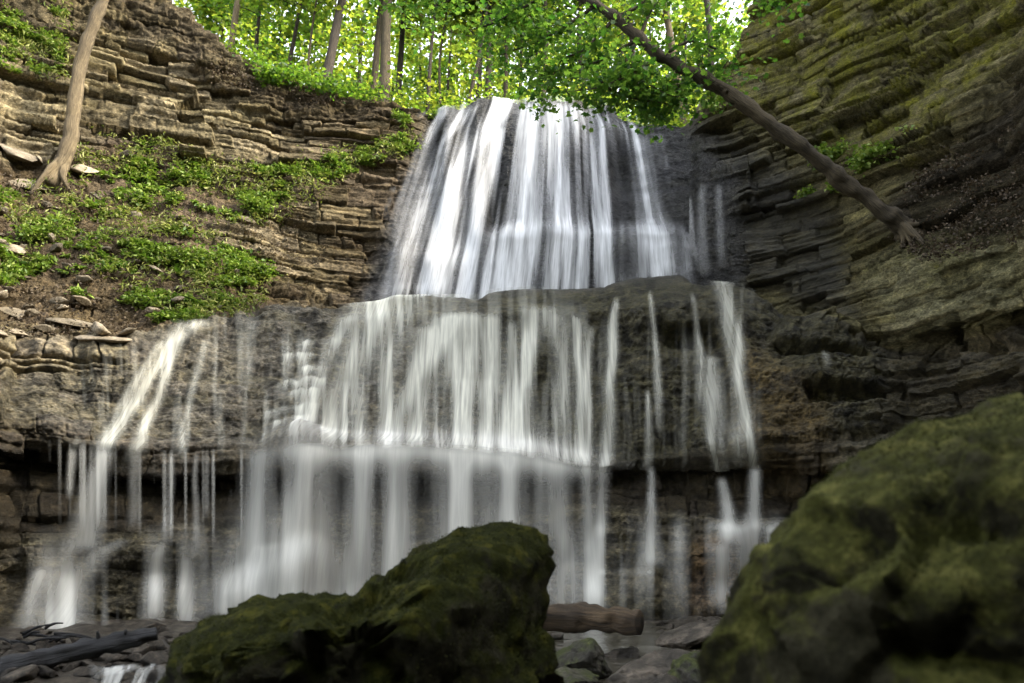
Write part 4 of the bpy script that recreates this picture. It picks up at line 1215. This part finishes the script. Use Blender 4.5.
rng = np.random.default_rng(21)
clumps("ground_cover", [
    ([(85,138),(160,145),(225,172),(262,166),(330,158),(402,138),(415,150),(345,178),(292,192),(272,216),(232,222),(180,207),(120,202),(85,165)], 330),
    ([(120,212),(175,233),(232,250),(278,274),(240,291),(170,286),(130,250)], 170),
    ([(-5,192),(62,205),(50,272),(-5,290)], 80),
    ([(105,285),(180,296),(242,300),(236,319),(150,327)], 70),
    ([(60,200),(150,215),(130,290),(60,300)], 60),
    ([(-5,8),(62,15),(60,72),(-5,78)], 110),
    ([(390,110),(430,100),(436,118),(405,132)], 22),
], M['leaf_f'], "clumps of green ferns and herbs on the left talus slope", rng)
cover("ground_cover", [
    ([(60,130),(160,140),(225,168),(262,162),(330,155),(415,136),(420,152),(345,182),(290,225),(150,240),(60,220)], 3600),
    ([(-5,185),(150,205),(280,270),(250,325),(170,320),(60,260),(-5,270)], 2600),
    ([(-5,5),(70,5),(66,80),(-5,90)], 900),
], M['leaf_s'], 0.15, "yellow-green grass blades and fern fronds loose on the left slope", rng, lift=0.22, spread=0.13, pn=((1.0, 1.0, 1.0), -0.05, 143), tilt=0.9, clump=7, aspect=0.12)
cover("ground_cover", [
    ([(822,150),(880,148),(922,128),(925,148),(862,176),(812,192)], 1500),
    ([(700,70),(740,90),(745,120),(705,112)], 700),
    ([(820,175),(850,165),(835,195),(805,200)], 300),
], M['leaf_f'], 0.10, "green herbs growing on ledges of the right wall", rng, pn=((1.5, 1.5, 1.5), 0.05, 145))
cover("ground_cover", [
    ([(215,10),(262,70),(330,86),(440,98),(440,108),(330,98),(262,86)], 2200),
], M['leaf_g'], 0.12, "weeds and seedlings along the cliff rim", rng, lift=0.35, spread=0.2, pn=((1.0, 1.0, 1.0), -0.1, 147))
# taller undergrowth just behind the rim
P = np.array([plateau_point(px, b) for px, b in zip(rng.uniform(225, 740, 900), rng.uniform(0.8, 7, 900))])
P = np.repeat(P, 14, 0) + rng.normal(0, 0.28, (900 * 14, 3)) + np.array([0, 0, 1]) * rng.uniform(0.1, 1.5, (900 * 14, 1))
V, F = leaf_arrays(P, 0.13, rng, 0.7)
o = mesh_obj("undergrowth", V, F, M['leaf_y'], smooth=False)
tag(o, "bright yellow-green undergrowth between the trunks on the rim", kind='stuff')
cover("leaf_litter", [
    ([(0,170),(120,200),(200,300),(120,340),(0,335)], 3600),
    ([(180,215),(300,205),(330,250),(300,300),(230,240)], 900),
    ([(880,200),(940,150),(1024,70),(1024,240),(930,262),(890,240)], 4200),
    ([(170,10),(250,80),(330,95),(330,108),(220,90)], 1800),
], M['litter'], 0.055, "brown dead leaves and twigs littering the slopes", rng, lift=0.03, spread=0.1, pn=((0.9, 0.9, 0.9), -0.15, 149), tilt=0.9, clump=3)

def shrub(px, py, r, n, seed, label, mat='leaf_f', size=0.075):
    n = int(n * 1.6)
    rng = np.random.default_rng(seed)
    p, nn = surf(px, py, ROW(9))
    root = empty("shrub", p)
    parts = []; cents = []
    for k in range(11):
        a = rng.uniform(0, 6.28)
        e = np.array([math.cos(a) * r * rng.uniform(0.3, 1), -abs(math.sin(a)) * r * 0.7 * rng.uniform(0.2, 1), r * rng.uniform(0.15, 0.8)])
        lp = smooth_path([np.array([0, 0.03, -0.04]), e * 0.5 + np.array([0, 0, r * 0.15]), e], 7)
        parts.append(tube(lp, np.linspace(0.014, 0.005, 7), 5))
        cents += [lp[3], lp[4], lp[6]]
    V, F, U = merge(parts)
    mesh_obj("stem", V, F, M['bark_mid'], root, uv=U)
    cents = np.array(cents); ids = rng.integers(0, len(cents), n)
    V, F = leaf_arrays(cents[ids] + rng.normal(0, r * 0.2, (n, 3)), size, rng, 0.6)
    mesh_obj("foliage", V, F, M[mat], root, smooth=False)
    tag(root, label, "shrub", "shrubs on the left slope")
for a in ((255, 212, 0.52, 420, 1, "round green shrub on the pale rock ledge, upper right of the slope"),
          (212, 268, 0.62, 560, 2, "widest bright green shrub in the middle of the left slope"),
          (178, 262, 0.5, 380, 3, "dense shrub hugging the left side of the widest bright shrub"),
          (258, 276, 0.42, 300, 4, "low shrub at the right tip of the fern patch above the ledge crack"),
          (225, 305, 0.42, 300, 5, "small shrub just above the rounded wet rock shoulder"),
          (150, 308, 0.4, 260, 6, "sparse shrub low on the slope above the left streams"),
          (36, 240, 0.55, 360, 7, "yellowish shrub at the photo's left edge below the pale tree"),
          (140, 205, 0.5, 380, 8, "shrub in the fern bank right of the pale tree's foot")):
    shrub(*a)

# ------------------------------------------------------------------ stones, boulders, logs
def ico(sub):
    import bmesh
    bm = bmesh.new()
    bmesh.ops.create_icosphere(bm, subdivisions=sub, radius=1)
    bm.verts.ensure_lookup_table()
    V = np.array([v.co[:] for v in bm.verts]); F = np.array([[v.index for v in f.verts] for f in bm.faces])
    bm.free()
    return V, F
ICO = {s: ico(s) for s in (3, 4, 5, 6)}

def facets(P, freq, seed):
    """planar chips: every Voronoi cell tilts and lifts its own way"""
    Q = P * freq
    i0 = np.floor(Q).astype(np.int64)
    best = np.full(len(P), 1e9); val = np.zeros(len(P))
    for dx in (-1, 0, 1):
        for dy in (-1, 0, 1):
            for dz in (-1, 0, 1):
                c = i0 + np.array([dx, dy, dz])
                h = [hsh(c[:, 0], c[:, 1], c[:, 2], seed + k) for k in range(7)]
                cp = c + np.stack(h[:3], -1)
                df = Q - cp
                d2 = (df ** 2).sum(1)
                v = (h[3] - 0.5) + 0.9 * ((h[4] - 0.5) * df[:, 0] + (h[5] - 0.5) * df[:, 1] + (h[6] - 0.5) * df[:, 2]) * 2
                m = d2 < best
                best = np.where(m, d2, best); val = np.where(m, v, val)
    return val

def stone_shape(seed, dims, sub=4, cuts=11, rough_=0.06):
    rng = np.random.default_rng(seed)
    V, F = ICO[sub]
    V = V.copy()
    for k in range(cuts):
        n = rng.normal(0, 1, 3); n /= np.linalg.norm(n)
        d = rng.uniform(0.5, 0.85)
        ex = np.clip(V @ n - d, 0, None)
        V = V - ex[:, None] * n
    V = V * (1 + rough_ * fbm(V + seed, 2.5, 4, seed)[:, None] + 0.4 * rough_ * fbm(V + seed, 9.0, 3, seed + 3)[:, None])
    return V * np.array(dims), F

def rest(o_pos_xy):
    x, y = np.array([o_pos_xy[0]]), np.array([o_pos_xy[1]])
    return float(ground_z(x, y)[0])

def place_stone(px, py, Y, dims, seed, label, mat='stone', group=None, rot=0.0, name="stone", tilt=(0, 0)):
    p = p2w(px, py, Y)
    V, F = stone_shape(seed, dims)
    R = np.array(Matrix.Rotation(rot, 3, 'Z') @ Matrix.Rotation(tilt[0], 3, 'X') @ Matrix.Rotation(tilt[1], 3, 'Y'))
    V = V @ R.T
    o = mesh_obj(name, V + p, F, M[mat], origin=p)
    tag(o, label, "rock", group)
    return o

# middle and right creek: bigger rocks each of their own
def creek_rock(px, py_base, Y, dims, seed, label, mat, rot=0.0, tilt=(0, 0)):
    p = p2w(px, py_base, Y)
    z = rest(p[:2])
    p[2] = z + dims[2] * 0.55
    V, F = stone_shape(seed, (1, 1, 1), sub=5, cuts=14)
    V = V * (1 + 0.10 * facets(V + seed, 2.2, seed) + 0.05 * facets(V + seed, 5.0, seed + 5))[:, None] * np.array(dims)
    R = np.array(Matrix.Rotation(rot, 3, 'Z') @ Matrix.Rotation(tilt[0], 3, 'X') @ Matrix.Rotation(tilt[1], 3, 'Y'))
    o = mesh_obj("rock", V @ R.T + p, F, M[mat], origin=p)
    tag(o, label, "rock")
    return o
creek_rock(577, 655, 9.8, (0.42, 0.4, 0.34), 31, "mossy tilted slab below the brown log by the dark boulder", 'mossstone', 0.4, (0.2, 0.45))
creek_rock(696, 625, 12.0, (0.62, 0.42, 0.22), 32, "long dark wedge of rock right of the creek", 'stone', 0.2, (0, -0.2))
creek_rock(650, 655, 9.6, (0.62, 0.5, 0.24), 33, "grey wet slab in the creek's right bank", 'stone', -0.3, (0.1, -0.15))
creek_rock(706, 660, 9.0, (0.4, 0.5, 0.3), 34, "moss topped rock tucked against the right green boulder", 'mossstone', 0.5)
creek_rock(566, 676, 8.6, (0.35, 0.3, 0.16), 35, "low flat rock at the photo's bottom beside the dark boulder", 'mossstone', 0.1)
creek_rock(668, 674, 8.6, (0.4, 0.28, 0.2), 36, "small dark rock at the bottom edge of the creek", 'stone', 0.8)
creek_rock(625, 640, 11.2, (0.32, 0.3, 0.15), 37, "flat brown stone below the end of the brown log", 'stone', 0.2)

# small stones, copies of a few shapes
STONES = "loose stones on the creek bed"
SL = "small angular wet stone among others on the gravelly creek bed"
protos = []
for k in range(7):
    V, F = stone_shape(60 + k, (1.0, 0.8, 0.5), sub=3, cuts=10)
    me = mesh_obj("stone", V, F, M['stone'])
    protos.append(me)
slope_meshes = []
for me in protos:
    d2 = me.data.copy(); d2.materials.clear(); d2.materials.append(M['slab']); slope_meshes.append(d2)
rng = np.random.default_rng(99)
cnt = 0
spots = []
for k in range(260):
    if k < 140: px = rng.uniform(-10, 200); py = rng.uniform(632, 682)
    else: px = rng.uniform(552, 735); py = rng.uniform(616, 682)
    spots.append((px, py))
for k, (px, py) in enumerate(spots):
    # march down the sight line to the ground
    Y = 7.0
    while Y < 16:
        p = p2w(px, py, Y)
        if p[2] <= rest(p[:2]): break
        Y += 0.15
    if Y >= 15.6: continue
    s = rng.uniform(0.05, 0.15) * (1 if rng.random() < 0.8 else 1.5)
    src = protos[cnt % 7]
    o = src if cnt < 7 else src.copy()
    if cnt >= 7: C.objects.link(o)
    o.location = (p[0], p[1], rest(p[:2]) + 0.2 * s)
    o.rotation_euler = (rng.uniform(-.3, .3), rng.uniform(-.3, .3), rng.uniform(0, 6.28))
    o.scale = (s, s, s * rng.uniform(0.7, 1.1))
    tag(o, SL, "stone", STONES)
    cnt += 1

# slabs on the left slope
for k, (px, py, dims, rot, tl, lab) in enumerate([
    (38, 184, (0.75, 0.5, 0.13), 0.3, (0.5, 0.2), "broad flat limestone slab at the foot of the pale tree"),
    (22, 152, (0.6, 0.4, 0.12), 0.1, (0.4, -0.25), "tilted slab lying left of the pale tree above the broad slab"),
    (84, 170, (0.4, 0.3, 0.10), 0.6, (0.5, 0.3), "small grey slab right of the pale tree's roots"),
    (20, 312, (0.5, 0.25, 0.08), 0.2, (0.3, 0.5), "pale slab slipping down the slope at the left edge"),
    (70, 322, (0.55, 0.3, 0.07), -0.1, (0.3, 0.25), "pale flat slab on top of the left rock shelf"),
    (105, 338, (0.6, 0.3, 0.07), 0.0, (0.2, 0.15), "thin slab at the right end of the left rock shelf"),
    (10, 250, (0.35, 0.3, 0.1), 0.4, (0.4, 0.3), "slab half buried below the yellowish shrub")]):
    p, nn = surf(px, py, ROW(9))
    V, F = stone_shape(200 + k, (dims[0], dims[1], dims[2] * 1.3), cuts=9)
    qn = Vector((0, 0, 1)).rotation_difference(Vector(nn * np.array([0.6, 0.6, 1.0]) + np.array([0, 0, 0.5])))
    R = np.array(qn.to_matrix() @ Matrix.Rotation(rot, 3, 'Z') @ Matrix.Rotation(tl[0] * 0.3, 3, 'X'))
    p = p - nn * 0.02
    o = mesh_obj("slab", V @ R.T + p, F, M['slab'], origin=p)
    tag(o, lab, "rock", "limestone slabs on the left slope")

rng = np.random.default_rng(171)
SLOPE = "loose stones on the left slope"
for k in range(64):
    if k < 46: px, py = rng.uniform(-5, 150), rng.uniform(150, 335)
    else: px, py = rng.uniform(150, 300), rng.uniform(215, 318)
    p, nn = surf(px, py, ROW(9))
    o = protos[k % 7].copy(); C.objects.link(o)
    sc_ = rng.uniform(0.08, 0.3) * (1.0 if rng.random() < 0.75 else 1.5)
    o.location = p + nn * 0.02
    o.scale = (sc_, sc_ * 0.8, sc_ * rng.uniform(0.45, 0.8))
    o.rotation_euler = (rng.uniform(0.1, 0.7), rng.uniform(-.4, .4), rng.uniform(0, 6.28))
    o.data = slope_meshes[k % 7]
    tag(o, "brownish loose stone half sunk in the soil and herbs of the left slope", "stone", SLOPE)

# foreground boulders: outline, depth and craggy relief
def boulder(outline, Y, depth, center, mat, label, seed, rough_, dents, tuft=0.013, sub=6, xpow=0.75):
    V, F = ICO[sub]
    rng = np.random.default_rng(seed * 7)
    V = V.copy()
    for k in range(20):
        n = np.array([rng.uniform(-1.0, 1.0), -rng.uniform(0.45, 1.0), rng.uniform(-0.8, 1.0)]); n /= np.linalg.norm(n)
        V = V - np.clip(V @ n - rng.uniform(0.62, 0.86), 0, None)[:, None] * n
    C0 = p2w(center[0], center[1], Y)
    pts = np.array([p2w(a, b, Y) for a, b in outline]) - C0
    an = np.arctan2(pts[:, 2], pts[:, 0]); ra = np.hypot(pts[:, 0], pts[:, 2])
    o_ = np.argsort(an); an, ra = an[o_], ra[o_]
    an = np.concatenate([an - 2 * np.pi, an, an + 2 * np.pi]); ra = np.tile(ra, 3)
    a = np.arctan2(V[:, 2], V[:, 0]); rr_ = np.hypot(V[:, 0], V[:, 2])
    R = np.interp(a, an, ra)
    bi_ = ((a + np.pi) / (2 * np.pi) * 120).astype(int) % 120         # keep the outline after the cuts
    bm_ = np.array([rr_[bi_ == q].max() for q in range(120)])
    ba_ = (np.arange(120) + 0.5) / 120 * 2 * np.pi - np.pi
    rr_ = np.clip(rr_ / np.interp(a, np.concatenate([ba_ - 2 * np.pi, ba_, ba_ + 2 * np.pi]), np.tile(bm_, 3)), 0, 1)
    rr2 = rr_ ** xpow
    W = np.stack([np.cos(a) * R * rr2, np.sign(V[:, 1]) * np.abs(V[:, 1]) ** 0.9 * depth, np.sin(a) * R * rr2], -1)
    nn = np.stack([np.cos(a) * rr_, V[:, 1], np.sin(a) * rr_], -1)
    P = W + C0
    front = np.clip(-V[:, 1], 0, 1)
    d = rough_ * (0.75 * fbm(P, 1.7, 5, seed, 0.55, ridged=True) + 0.75 * fbm(P, 5.0, 5, seed + 9, 0.62, ridged=True) + 0.3 * fbm(P, 15, 4, seed + 5, 0.65))
    d = 0.40 * d + rough_ * (0.95 * facets(P + 0.08 * fbm(P, 3.0, 3, seed)[:, None], 2.0, seed + 20) * 1.3 + 0.7 * facets(P, 5.0, seed + 30) + 0.4 * facets(P, 12.0, seed + 31)) - 0.40 * rough_
    d = d * (0.5 + 0.5 * front ** 0.5)
    bp_, bq_ = w2p(P)
    for (x, y, sx, sy, am, rot) in dents:
        ex, ey = bp_ - x, bq_ - y
        c_, s_ = math.cos(rot), math.sin(rot)
        e1, e2 = ex * c_ + ey * s_, -ex * s_ + ey * c_
        d = d + am * np.exp(-(e1 / sx) ** 2 - (e2 / sy) ** 2) * front
    P = P + nn * d[:, None]
    base = np.array([C0[0], C0[1], P[:, 2].min()])
    o = mesh_obj("boulder", P, F, M[mat], origin=base)
    tag(o, label, "boulder")
    rng = np.random.default_rng(seed)
    tri = P[F]
    fn = np.cross(tri[:, 1] - tri[:, 0], tri[:, 2] - tri[:, 0]); ar = np.linalg.norm(fn, axis=1); fn /= np.maximum(ar, 1e-9)[:, None]
    cen = tri.mean(1)
    w = ar * sstep(0.0, 0.3, fbm(cen, 2.6, 5, seed + 40, 0.6) + 0.35 * fn[:, 2]) * (fn[:, 1] < 0.45)
    k = rng.choice(len(w), 8000, p=w / w.sum())
    b = rng.dirichlet((1, 1, 1), len(k))
    Q = (tri[k] * b[:, :, None]).sum(1) + fn[k] * rng.uniform(0, 0.012, (len(k), 1))
    Vm, Fm = leaf_arrays(Q, tuft, rng, 1.6, 'diamond', 0.3)
    mesh_obj("moss", Vm - base, Fm, M['moss'], o, smooth=False)
    return o
boulder([(145,720),(150,675),(164,645),(190,623),(232,606),(268,597),(300,595),(322,596),(345,592),(380,576),(405,556),(432,543),(462,527),(488,518),(512,521),(535,530),(549,545),(556,575),(553,625),(549,690),(545,740),(360,760),(200,750)],
        5.0, 0.9, (370, 680), 'boulder', "dark mossy boulder with a peaked right end in the creek's middle", 3, 0.13,
        [(270, 650, 70, 16, -0.2, 0.35), (500, 640, 14, 60, -0.12, 0.2), (440, 590, 60, 12, -0.08, -0.5), (330, 655, 26, 40, 0.16, 0), (520, 560, 30, 40, 0.1, 0), (545, 600, 12, 60, -0.1, 0)])
boulder([(722,690),(723,652),(732,632),(752,614),(758,590),(770,562),(793,527),(818,497),(848,468),(872,446),(905,428),(950,408),(990,394),(1024,383),(1080,374),(1150,430),(1230,540),(1250,700),(1200,860),(950,900),(740,830)],
        2.7, 0.75, (960, 660), 'boulder2', "large bright green mossy boulder filling the lower right corner", 13, 0.07,
        [(885, 535, 95, 26, -0.30, -0.45), (990, 515, 50, 18, -0.22, 0.2), (800, 588, 50, 18, -0.2, -0.2), (965, 660, 110, 22, -0.25, 0.15), (960, 590, 85, 28, 0.12, -0.3), (785, 640, 60, 20, 0.1, -0.1), (1000, 455, 60, 12, -0.07, -0.3), (900, 445, 40, 7, -0.05, -0.35),
         ], tuft=0.009)

# logs
def log(name, pix, rads, mat, label, seed, knots=(), sides=22):
    pts = [p2w(*q) for q in pix]
    n = 60
    path = smooth_path(pts, n)
    r = np.interp(np.linspace(0, 1, n), np.linspace(0, 1, len(rads)), rads)
    V, F, U = tube(path, r, sides, 0.25)
    base = path[n // 2].copy()
    # split grain along the log
    Vg = V.reshape(n, sides, 3); cen = path[:, None]
    th_ = np.arange(sides)[None] * np.ones((n, 1)); tt_ = np.linspace(0, 1, n)[:, None] * np.ones((1, sides))
    gr = n1(th_ * 0.9, tt_ * 5.0, seed) * 0.12 + n1(th_ * 2.1, tt_ * 9.0, seed + 1) * 0.09
    Vg = cen + (Vg - cen) * (1 + gr[..., None])
    parts = [(Vg.reshape(-1, 3), F, U)]
    for i_, d_ in knots:
        parts.append(tube(smooth_path([path[i_], path[i_] + np.array(d_)], 5), [r[i_] * 0.4, r[i_] * 0.36, r[i_] * 0.3, r[i_] * 0.22, r[i_] * 0.15], 8, 0.3))
    V, F, U = merge(parts)
    o = mesh_obj(name, V - base, F, M[mat], uv=U)
    o.location = base
    tag(o, label, "log")
    return o
log("log", [(-30, 674, 9.2), (30, 662, 9.3), (90, 648, 9.5), (157, 634, 9.7)], [0.115, 0.11, 0.105, 0.10, 0.075], 'charred', "charred black log lying across the stones at lower left", 41, [(40, (0.02, -0.12, 0.16)), (48, (0.05, -0.1, 0.12))])
log("log", [(540, 616, 11.4), (580, 617, 11.3), (615, 619, 11.1), (639, 622, 10.9)], [0.165, 0.17, 0.15, 0.135], 'logwood', "wet brown barkless log end sticking out behind the dark boulder", 43)
# drift twigs at the far left
rng = np.random.default_rng(12)
for k in range(14):
    px, py = rng.uniform(-5, 60), rng.uniform(628, 648)
    p = p2w(px, py, 11.5); z = rest(p[:2])
    p[2] = max(p[2], z + 0.04)
    a = rng.uniform(-0.6, 0.6); ln = rng.uniform(0.2, 0.6)
    e = p + np.array([math.cos(a) * ln, rng.uniform(-.2, .2), math.sin(a) * ln * 0.5])
    V, F, U = tube(smooth_path([p, (p + e) / 2 + np.array([0, 0, 0.04]), e], 8), np.linspace(0.022, 0.01, 8), 6, 0.3)
    o = mesh_obj("twig", V - p, F, M['charred'], uv=U); o.location = p
    tag(o, "dark drift twig in the small pile left of the charred log", "twig", "drift twigs by the charred log")
